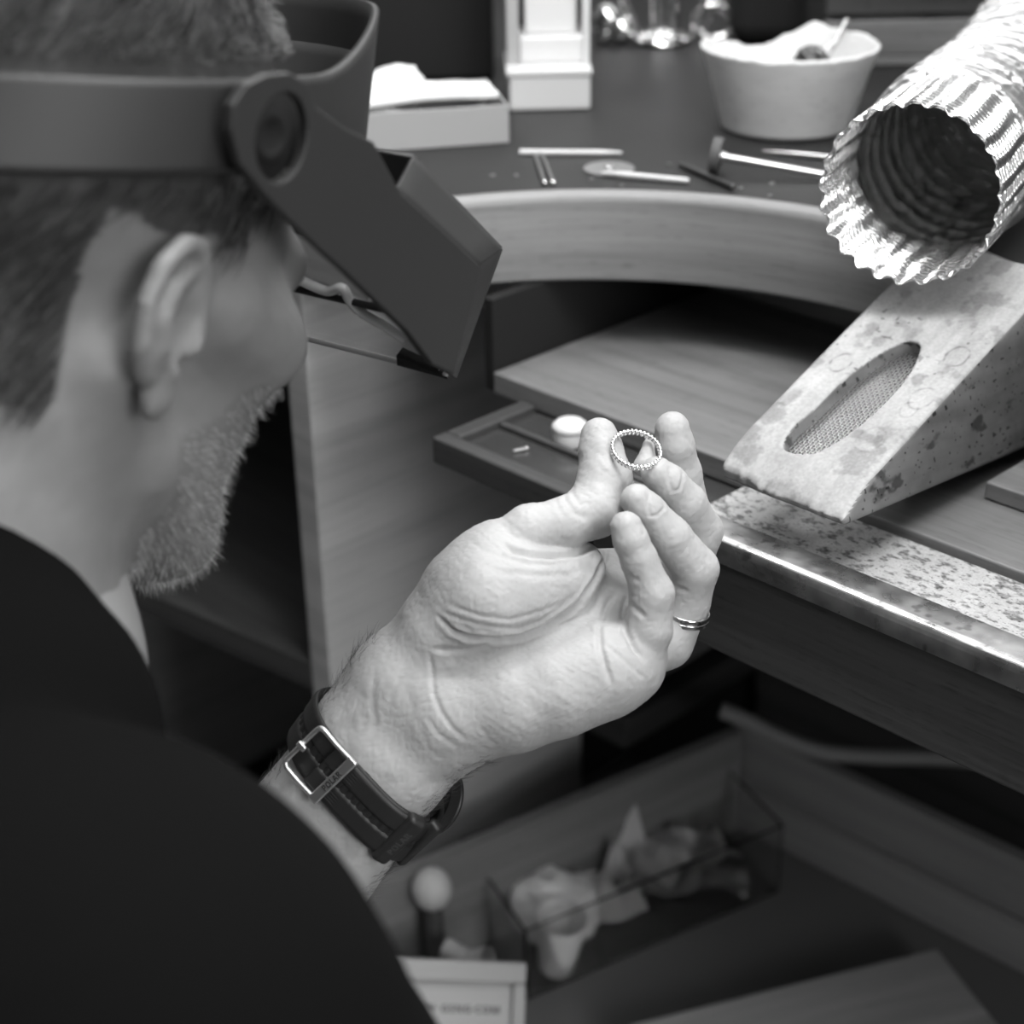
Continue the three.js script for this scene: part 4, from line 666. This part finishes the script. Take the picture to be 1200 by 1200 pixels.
part(person, 'body', mergeGeometries(bodyParts.map((g) => { g.deleteAttribute('uv'); return g; })), skinMat);
// ---------------------------------------------------------------- shirt: trunk, both shoulders, right sleeve
{
  const C = (px, py, d, rpx) => { const p = at(px, py, d); return [p.x, p.y, p.z, rpx / FOCAL * d]; };
  const rs = C(42, 1288, 0.455, 424), rs2 = C(188, 1440, 0.50, 370), neck = [neckW.x, neckW.y, neckW.z, 0.07], back = C(-190, 960, 0.56, 320), chest = [-0.50, 0.78, -0.06, 0.15], hip = [-0.52, 0.50, 0, 0.15];
  const collar = C(-118, 792, 0.56, 213), collar2 = C(-46, 884, 0.545, 213);
  const f = (x, y, z) => {
    let d = smin(cone(x, y, z, rs, rs2), cone(x, y, z, chest, hip), 0.02);
    d = smin(d, cone(x, y, z, [...rs.slice(0, 3), rs[3] * 0.7], back), 0.02); d = smin(d, cone(x, y, z, collar, back), 0.02); d = smin(d, cone(x, y, z, collar, collar2), 0.01); d = smin(d, cone(x, y, z, collar2, back), 0.01);
    d = smin(d, cone(x, y, z, chest, W3(shL, 0.075)), 0.05); d = smin(d, cone(x, y, z, W3(shL, 0.068), W3(elbowL.clone().lerp(shL, 0.12), 0.058)), 0.03);
    d = smin(d, cone(x, y, z, rs2, [-0.292, 0.69, -0.165, 0.052]), 0.01);
    const u = x * 0.6 + y * 0.5 - z * 0.4, w = 0.0035 * Math.sin(46 * u + 3 * fbm(x * 7, y * 7, z * 7, 2)) * smooth(-0.1, 0.4, fbm(x * 5 + 2, y * 5, z * 5, 2) + 0.15) + 0.003 * fbm(x * 14, y * 14, z * 14, 3);
    return d - 0.004 + w;
  };
  const g = surfaceNet(f, [-0.86, 0.34, -0.46], [-0.12, 1.10, 0.24], 0.0065);
  const cloth = new THREE.MeshPhysicalMaterial({ color: grey(0.0045), roughness: 1, specularIntensity: 0.12, sheen: 0.0, sheenRoughness: 0.6, sheenColor: grey(0.10) });
  part(person, 'shirt', g, cloth, 'plain black short sleeved shirt');
}
// ---------------------------------------------------------------- hair and beard: strands rooted on the head
function strands(list, mat, name, label) {
  const pos = [], nor = [], col = [], idx = [];
  for (const s of list) {
    const base = pos.length / 3, n = s.pts.length;
    for (let i = 0; i < n; i++) {
      const t = s.pts[Math.min(i + 1, n - 1)].clone().sub(s.pts[Math.max(i - 1, 0)]).normalize(), a = V().crossVectors(t, Math.abs(t.y) < 0.9 ? V(0, 1, 0) : V(1, 0, 0)).normalize(), b = V().crossVectors(t, a), r = s.r * (1 - 0.75 * i / (n - 1));
      for (let k = 0; k < 3; k++) { const q = k / 3 * Math.PI * 2, d = a.clone().multiplyScalar(Math.cos(q)).addScaledVector(b, Math.sin(q)); pos.push(s.pts[i].x + d.x * r, s.pts[i].y + d.y * r, s.pts[i].z + d.z * r); nor.push(d.x, d.y, d.z); col.push(s.c, s.c, s.c); }
    }
    for (let i = 0; i + 1 < n; i++) for (let k = 0; k < 3; k++) { const a = base + i * 3 + k, b = base + i * 3 + (k + 1) % 3; idx.push(a, b, a + 3, b, b + 3, a + 3); }
  }
  const g = new THREE.BufferGeometry(); g.setAttribute('position', new THREE.Float32BufferAttribute(pos, 3)); g.setAttribute('normal', new THREE.Float32BufferAttribute(nor, 3)); g.setAttribute('color', new THREE.Float32BufferAttribute(col, 3)); g.setIndex(idx);
  const m = part(person, name, g, mat, label); m.userData.kind = 'stuff'; return m;
}
const hairMat = new THREE.MeshStandardMaterial({ vertexColors: true, roughness: 0.5 });
{
  const p = headMesh.attributes.position, n = headMesh.attributes.normal, r = rng(77), hair = [], beard = [], N = p.count;
  let guard = 0;
  while ((hair.length < 9000 || beard.length < 8000) && guard++ < 400000) {
    const i = Math.floor(r() * N), x = p.getX(i), y = p.getY(i), z = p.getZ(i); if (x < -60 || y < -160) continue; const m = headMask(x, y, z); if (!m) continue;
    const ear = Math.abs(x) > 68 && y < 36 && y > -40 && z < 8 && z > -44; if (ear) continue;
    const nv = V(-n.getX(i), -n.getY(i), -n.getZ(i)); if (nv.dot(V(x, y - 20, z)) < 0) nv.negate();
    if (m === 1 && hair.length < 9000) {
      const bt = BAND.y0 + z * BAND.tilt, up = y - bt - 15; if (Math.abs(y - bt) < 17) { r(); continue; }
      const low = up < 0, L = low ? 9 + 7 * r() : Math.min(22 + 14 * r(), Math.max(3, up * 1.1)), dir = V(0.1 * (r() - 0.5), -0.75, -0.62); dir.addScaledVector(nv, -dir.dot(nv)).normalize().addScaledVector(V(r() - 0.5, r() - 0.5, r() - 0.5), 0.35);
      const q = [], clump = noise(x * 0.09, (y + z * 0.7) * 0.05, z * 0.05); for (let k = 0; k < 4; k++) { const t = k / 3; q.push(V(x, y, z).addScaledVector(nv, (low ? 1 : 3) + 4.5 * Math.sin(Math.PI * 0.7 * t) * (low ? 0.5 : 1.2 + clump)).addScaledVector(dir, L * t).applyMatrix4(HEADM)); }
      hair.push({ pts: q, r: 0.00022 + 0.0001 * r(), c: clamp(0.022 + 0.035 * r() + 0.05 * Math.max(0, clump) + (r() < 0.2 ? 0.10 : 0), 0.02, 0.4) });
    } else if (m === 2 && beard.length < 8000) {
      const L = 2.0 + 5 * r() * r(), dir = V(0.1, -0.7, 0.35).addScaledVector(V(r() - 0.5, r() - 0.5, r() - 0.5), 0.9); const q = []; for (let k = 0; k < 4; k++) { const t = k / 3; q.push(V(x, y, z).addScaledVector(nv, L * 0.55 * t).addScaledVector(dir, L * 0.6 * t * t).applyMatrix4(HEADM)); }
      beard.push({ pts: q, r: 0.00006 + 0.00005 * r(), c: clamp(0.22 + 0.4 * r() + (r() < 0.3 ? 0.25 : 0), 0.1, 0.85) });
    }
  }
  strands(hair, hairMat, 'hair', 'short combed grey hair'); strands(beard, hairMat, 'beard', 'short pale grey beard');
  // fine hairs on the forearm
  const arm = [], rr = rng(5); const hg = bodyParts[0].attributes, M2 = HM.clone().invert(), cnt = hg.position.count; let tries = 0;
  while (arm.length < 900 && tries++ < 200000) {
    const i = Math.floor(rr() * cnt), w = V(hg.position.getX(i), hg.position.getY(i), hg.position.getZ(i)), nn = V(hg.normal.getX(i), hg.normal.getY(i), hg.normal.getZ(i)), l = w.clone().applyMatrix4(M2), [px, py] = toPx(l.x, l.y, l.z);
    const facing = nn.dot(CP.clone().sub(w).normalize()), s = (px - 455) * 0.72 - (py - 880) * 0.69; if (s > 78 || s < -190 || facing > 0.55 || facing < -0.5) continue;
    const axis = V(0.72, 0.69, 0.1).transformDirection(CM), dir = axis.multiplyScalar(0.5 + rr() * 0.5).addScaledVector(nn, 0.25 + 0.5 * rr()).addScaledVector(V(rr() - 0.5, rr() - 0.5, rr() - 0.5), 0.6).normalize(), L = 0.004 + 0.006 * rr(), q = []; for (let k = 0; k < 4; k++) { const t = k / 3; q.push(w.clone().addScaledVector(dir, L * t).addScaledVector(nn, -0.0022 * t * t)); }
    arm.push({ pts: q, r: 0.00008, c: 0.06 + 0.1 * rr() });
  }
  strands(arm, hairMat, 'forearm_hair', 'fine dark hairs along the forearm');
}
// ---------------------------------------------------------------- the two rings
const hv = (px, py, dz) => { const q = hp(px, py, dz); return V(q[0], q[1], q[2]); };
const toWorld = (v) => v.clone().applyMatrix4(HM);
{
  const c = hv(745.5, 527.5, 1.5), e1 = V(0.90, 0.28, -0.42).normalize(), n0 = V(0.05, 0.62, 0.78), e2 = V().crossVectors(n0, e1).normalize(), ax = V().crossVectors(e1, e2).normalize(), R = 10.5, N = 36;
  const o = thing('beaded_ring', 'small silver ring of tiny beads pinched between thumb and fingertips', 'ring', toWorld(c)), outer = [], inner = [];
  for (let i = 0; i < N; i++) { const t = i / N * Math.PI * 2, p = (r, s, w) => toWorld(c.clone().addScaledVector(e1, Math.cos(t + w) * r).addScaledVector(e2, Math.sin(t + w) * r).addScaledVector(ax, s)); outer.push(new THREE.IcosahedronGeometry(0.00098, 2).translate(...p(R, 0.75, 0).toArray())); inner.push(new THREE.IcosahedronGeometry(0.00078, 2).translate(...p(R, -0.75, Math.PI / N).toArray())); }
  const silver = std(0.9, 0.16, 1);
  part(o, 'bead_row', clean(outer), silver).userData.kind = 'stuff'; part(o, 'bead_row', clean(inner), silver).userData.kind = 'stuff';
  part(o, 'ring_band', tube(Array.from({ length: 40 }, (_, i) => { const t = i / 40 * Math.PI * 2; return toWorld(c.clone().addScaledVector(e1, Math.cos(t) * (R - 0.1)).addScaledVector(e2, Math.sin(t) * (R - 0.1))); }), 0.00035, 120, 8, true), silver);
}
{
  const a = hv(801, 722, -11.5), b = hv(814, 670, -2.5), ax = b.clone().sub(a).normalize(), c = a.clone().lerp(b, 0.06), e1 = V().crossVectors(ax, V(0, 0, 1)).normalize(), e2 = V().crossVectors(ax, e1).normalize();
  const o = thing('wedding_ring', 'plain polished band with a groove on the ring finger', 'ring', toWorld(c));
  const prof = [[-2.4, 0], [-2.2, 0.7], [-0.5, 0.95], [-0.25, 0.6], [0.25, 0.6], [0.5, 0.95], [2.2, 0.7], [2.4, 0], [0, -0.5]];
  const R = 10.2, g = sheet((u, v) => { const t = u * Math.PI * 2, k = v * (prof.length - 1), i = Math.min(Math.floor(k), prof.length - 2), f = k - i, s = lerp(prof[i][0], prof[i + 1][0], f), r = R + lerp(prof[i][1], prof[i + 1][1], f); return toWorld(c.clone().addScaledVector(e1, Math.cos(t) * r).addScaledVector(e2, Math.sin(t) * r).addScaledVector(ax, s)); }, 90, 24, 0.0002, true);
  part(o, 'ring_band', g, std(0.8, 0.12, 1));
}
// ---------------------------------------------------------------- the wristwatch
const font = await new FontLoader().loadAsync('fonts/droid/droid_sans_bold.typeface.json');
{
  const A = hv(395, 931, -13), B = hv(482, 848, 1), ax = B.clone().sub(A).normalize(), C = hv(426, 903, -6), p = V(0.69, -0.72, 0); p.addScaledVector(ax, -p.dot(ax)).normalize(); const q = V().crossVectors(p, ax).normalize(); if (q.z < 0) q.negate();
  const dir = (f) => p.clone().multiplyScalar(Math.cos(f)).addScaledVector(q, Math.sin(f)), W = 11, NU = 512, radius = new Float32Array(NU * 3);
  const march = (f, s) => { const d = dir(f), o = C.clone().addScaledVector(ax, s); let r = 12; for (let i = 0; i < 60; i++) { const h = handField(o.x + d.x * r, o.y + d.y * r, o.z + d.z * r) - 0.3; if (h > -0.01 && r > 12) { if (Math.abs(h) < 0.02) break; } r -= h < 0 ? h : h * 0.5; if (r > 60) break; } return r; };
  const RAW = []; for (let i = 0; i < 64; i++) RAW.push(Math.max(march(i / 64 * Math.PI * 2, -9), march(i / 64 * Math.PI * 2, 0), march(i / 64 * Math.PI * 2, 9)));
  const SM = RAW.map((_, i) => { let s = 0; for (let k = -2; k <= 2; k++) s += RAW[(i + k + 64) % 64]; return s / 5; });
  const rad = (f) => { const k = ((f / (Math.PI * 2)) % 1 + 1) % 1 * 64, i = Math.floor(k) % 64, t = k - Math.floor(k); return lerp(SM[i], SM[(i + 1) % 64], t); };
  const slope = (f, s) => lerp(march(f, -9), march(f, 9), (s + 9) / 18);
  const SL = []; for (let i = 0; i < 64; i++) { const f = i / 64 * Math.PI * 2; SL.push((march(f, 9) - march(f, -9)) / 18); }
  const sl = (f) => { const k = ((f / (Math.PI * 2)) % 1 + 1) % 1 * 64, i = Math.floor(k) % 64, t = k - Math.floor(k); return lerp(SL[i], SL[(i + 1) % 64], t) * 0.7; };
  const P = (f, s, h) => C.clone().addScaledVector(ax, s).addScaledVector(dir(f), rad(f) + sl(f) * s + h);
  const o = thing('wristwatch', 'black rubber strapped watch with a steel buckle worn on the wrist', 'watch', toWorld(C));
  const rubber = new THREE.MeshStandardMaterial({ color: grey(0.018), roughness: 0.5 });
  const hole = (f, s) => { const arc = f * 24, n = arc / 3.1 - Math.floor(arc / 3.1), inG = smooth(2.5, 1.9, Math.abs(s)); return -1.0 * inG * (0.45 + 0.55 * smooth(0.16, 0.30, Math.abs(n - 0.5) < 0.5 ? Math.abs(n - 0.5) : 0)); };
  const edge = (s) => -0.9 * Math.pow(clamp((Math.abs(s) - 9.6) / 1.4), 2);
  const band = (f0, f1, lift, w, nu, groove) => sheet((u, v) => { const f = lerp(f0, f1, u), s = lerp(-w, w, v); return toWorld(P(f, s, 1.15 + lift + edge(s * W / w) + (groove ? hole(f, s) : 0) + (groove ? 0.12 * Math.cos(s * 5) * smooth(3, 4, Math.abs(s)) * smooth(0.2, 0.1, Math.abs(f - 1.72)) : 0))); }, nu, 56, 0.0022);
  part(o, 'inner_strap', band(0.30, 2 * Math.PI - 0.9, 0, W, 420, true), rubber);
  part(o, 'strap_tail', band(-0.75, 2.15, 2.25, W - 0.3, 300, true), rubber);
  const local = (f, h, s = 0) => { const n = dir(f), t = dir(f + 0.02).multiplyScalar(rad(f + 0.02)).sub(dir(f - 0.02).multiplyScalar(rad(f - 0.02))).normalize(), nn = V().crossVectors(ax, t).normalize(); if (nn.dot(n) < 0) nn.negate(); const yy = V().crossVectors(nn, ax).normalize(); return new THREE.Matrix4().makeBasis(ax, yy, nn).setPosition(P(f, s, h)); };
  const put = (g, m) => g.applyMatrix4(m).applyMatrix4(HM);
  const steel = std(0.85, 0.42, 1), m = local(2.16, 5.6), w = 12.2, h = 9.9, up = Math.sign(V(0, 1, 0).transformDirection(m).dot(V(-0.6, 0.8, 0))) || 1;
  // rounded buckle frame: three slim bars and a broad lettered one
  const bk = new THREE.Group(); bk.name = 'buckle'; bk.userData.label = 'steel buckle'; o.add(bk);
  const fr = new THREE.CatmullRomCurve3([V(-w, -h * up, -1), V(-w, 0, 0.2), V(-w, (h - 3) * up, 0), V(-w + 1, (h - 0.6) * up, -0.4), V(-w + 3.5, h * up, -0.5), V(0, h * up, -0.4), V(w - 3.5, h * up, -0.5), V(w - 1, (h - 0.6) * up, -0.4), V(w, (h - 3) * up, 0), V(w, 0, 0.2), V(w, -h * up, -1)], false, 'catmullrom', 0.3);
  part(bk, 'buckle_frame', put(new THREE.TubeGeometry(fr, 140, 1.15, 12), m), steel);
  part(bk, 'lettered_bar', put(new RoundedBoxGeometry(2 * w + 2.6, 4.6, 2.2, 4, 0.9).translate(0, -h * up, -0.3), m), steel);
  part(bk, 'buckle_prong', put(new RoundedBoxGeometry(2.8, 4.6, 2.2, 3, 0.8).translate(0, (h - 0.6) * up, 1.0), m), steel);
  const word = (size, depth) => { const g = new TextGeometry('POLAR', { font, size, depth, curveSegments: 4 }); g.computeBoundingBox(); g.translate(-(g.boundingBox.min.x + g.boundingBox.max.x) / 2, -(g.boundingBox.min.y + g.boundingBox.max.y) / 2, 0); return g; };
  const turn = up > 0 ? new THREE.Matrix4() : new THREE.Matrix4().makeRotationZ(Math.PI);
  part(bk, 'lettering', put(word(2.5, 0.2).applyMatrix4(turn).translate(0, -h * up, 0.75), m), M.darkSteel);
  // the keeper loop and its lettering, and the watch case on the far side of the wrist
  const k = local(0.62, 3.9), kg = new RoundedBoxGeometry(27, 8.2, 7.0, 4, 2.2); part(o, 'keeper_loop', put(kg, k), rubber);
  part(o, 'keeper_lettering', put(word(3.0, 0.25).applyMatrix4(turn).translate(0, 0, 3.45), k), std(0.05, 0.4));
  const k2 = local(0.28, 3.6), kg2 = new RoundedBoxGeometry(26, 5.5, 6.4, 4, 2.0); part(o, 'keeper_loop', put(kg2, k2), rubber);
  const cs = local(-0.66, 6.0, 2.5); part(o, 'watch_case', put(new THREE.CylinderGeometry(16, 17.5, 9, 48, 1).rotateX(Math.PI / 2), cs), M.blackPlastic); part(o, 'case_bezel', put(new THREE.TorusGeometry(15.4, 1.4, 14, 60).translate(0, 0, 4.2), cs), M.blackPlastic);
}
// ---------------------------------------------------------------- the magnifying visor
{
  const SIDE = 94, o = thing('magnifier_headset', 'grey plastic headband magnifier with flip down visor worn on the head', 'headset', headPt(0, 60, 0));
  const plastic = new THREE.MeshPhysicalMaterial({ color: grey(0.022), roughness: 0.55 }), inner = std(0.03, 0.7);
  // band round the head: its middle line is tilted like the photograph's
  const { tilt, y0 } = BAND;
  const band = sheet((u, v) => { const t = u * Math.PI * 2, c = Math.cos(t), s = Math.sin(t), rx = 86, rz = s > 0 ? 134 : 106, z = s * rz - 6, hh = 15 + 16 * smooth(0.3, 0.9, s); return headPt(c * rx * (1 - 0.05 * s * s), y0 + z * tilt + lerp(-hh, hh, v) + 6 * smooth(0.3, 1, s), z + lerp(-1, 1, v) * (s > 0 ? -5 * s : 3 * -s)); }, 120, 10, 0.003, true);
  part(o, 'headband', band, plastic);
  const liner = sheet((u, v) => { const t = u * Math.PI * 2, c = Math.cos(t), s = Math.sin(t), rx = 82.5, rz = s > 0 ? 130 : 102, z = s * rz - 6; return headPt(c * rx * (1 - 0.05 * s * s), y0 + z * tilt + lerp(-14, 14, v) + 4 * smooth(0.3, 1, s), z); }, 100, 6, 0.0025, true);
  part(o, 'foam_liner', liner, inner);
  // side plates: outline of arm and plate taken in the plane beside the temple
  const px = [[262, 150], [264, 122], [280, 98], [305, 86], [332, 84], [352, 96], [362, 124], [398, 150], [430, 165], [462, 225], [510, 268], [557, 312], [548, 350], [525, 437], [500, 425], [470, 386], [432, 350], [398, 318], [366, 290], [330, 255], [300, 225], [272, 190]].map(([x, y]) => onSide(x, y, SIDE));
  const plate = (R) => { const s = new THREE.Shape(); px.forEach((p, i) => i ? s.lineTo(p[2], p[1]) : s.moveTo(p[2], p[1])); s.closePath(); const h = new THREE.Path(), cc = onSide(322, 160, SIDE); h.absellipse(cc[2], cc[1], 12.5, 14.5, 0, Math.PI * 2); s.holes.push(h); const g = new THREE.ExtrudeGeometry(s, { depth: 2.4, bevelEnabled: true, bevelSize: 0.8, bevelThickness: 0.8, bevelOffset: -0.8, bevelSegments: 3, curveSegments: 24 }); const p = g.attributes.position; for (let i = 0; i < p.count; i++) { const z = p.getX(i), y = p.getY(i), x = R + p.getZ(i); p.setXYZ(i, x, y, z); } g.applyMatrix4(HEADM); g.computeVertexNormals(); return g; };
  part(o, 'side_plate', plate(SIDE), plastic); part(o, 'side_plate', plate(-SIDE - 2.4), plastic);
  const cc = onSide(322, 160, SIDE);
  for (const s of [1, -1]) {
    const knob = lathe([[0.0001, -0.006], [0.0150, -0.006], [0.0150, -0.0035], [0.0085, -0.0035], [0.0080, -0.001], [0.0055, -0.0008], [0.005, -0.0025], [0.0001, -0.0025]], 40).rotateZ(-Math.PI / 2 * s); knob.applyQuaternion(new THREE.Quaternion().setFromRotationMatrix(new THREE.Matrix4().makeBasis(headX, headY, V().crossVectors(headX, headY)))); const w = headPt(s * SIDE, cc[1], cc[2]); knob.translate(w.x, w.y, w.z); part(o, 'hinge_knob', knob, M.black);
  }
  // chamfers, sloping top and lens frame between the plates
  const R2 = 80, A = onSide(462, 225, SIDE), B = onSide(557, 312, SIDE), Cc = onSide(525, 437, SIDE), A2 = onSide(484, 184, R2), B2 = onSide(586, 291, R2), C2 = onSide(532, 442, R2);
  const quad = (p, q, r, s, th) => sheet((u, v) => headPt(...[0, 1, 2].map((i) => lerp(lerp(p[i], q[i], u), lerp(s[i], r[i], u), v))), 6, 6, th), mir = (p) => [-p[0], p[1], p[2]];
  part(o, 'corner_strip', quad(A, B, B2, A2, 0.0024), plastic); part(o, 'corner_strip', quad(B, Cc, C2, B2, 0.0024), plastic); part(o, 'corner_strip', quad(mir(A), mir(B), mir(B2), mir(A2), 0.0024), plastic); part(o, 'corner_strip', quad(mir(B), mir(Cc), mir(C2), mir(B2), 0.0024), plastic);
  part(o, 'top_panel', quad(A2, B2, mir(B2), mir(A2), 0.0024), plastic);
  // the lens: a clear plate hung inside the visor, with a pale lower rim, a dark upper bar and dark corner pieces
  const mid = (p, q, t) => p.map((v, i) => lerp(v, q[i], t)), B3 = mid(B2, C2, 0.2), Un = onSide(500, 374, R2), Ln = onSide(524, 438, R2), H3 = (p) => headPt(...p);
  part(o, 'lens_frame', quad(B2, B3, mir(B3), mir(B2), 0.003), plastic);
  const clear = new THREE.MeshPhysicalMaterial({ color: 0xffffff, transmission: 1, roughness: 0.03, ior: 1.5, thickness: 0 });
  part(o, 'lens', quad(Un, Ln, mir(Ln), mir(Un), 0.003), clear);
  part(o, 'upper_bar', rod(H3(Un), H3(mir(Un)), 0.0016, 0.0016, 10), M.blackPlastic);
  part(o, 'lower_rim', rod(H3(Ln), H3(mir(Ln)), 0.0012, 0.0012, 10), std(0.75, 0.3), 'pale lower lens rim');
  for (const s of [1, -1]) { const L1 = [Ln[0] * s, Ln[1], Ln[2]], L2 = [(R2 - 24) * s, Ln[1] + 0.3, Ln[2]], L3 = [(R2 - 22) * s, lerp(Ln[1], Un[1], 0.22), lerp(Ln[2], Un[2], 0.22)]; part(o, 'corner_piece', sheet((u, v) => H3([0, 1, 2].map((i) => lerp(L1[i], lerp(L2[i], L3[i], v), u))), 6, 4, 0.005), M.black); }
  const wU = H3(Un), wL = H3(Ln), wF = H3(mir(Ln)), ln = wL.clone().sub(wU).cross(wF.clone().sub(wU)).normalize();
  part(o, 'lens_glint', tube([[340, 322], [364, 334], [384, 341], [402, 338], [410, 352], [424, 366], [448, 380], [476, 398]].map(([x, y]) => onPlane(x, y, ln, wL)), 0.0022, 70, 12), new THREE.MeshPhysicalMaterial({ color: grey(0.92), roughness: 0.12, clearcoat: 1 }), 'white tube shaped as a bright reflection in the lens');  // reflection in the lens, shaped as an opaque white tube
}
renderer.render(scene, camera);
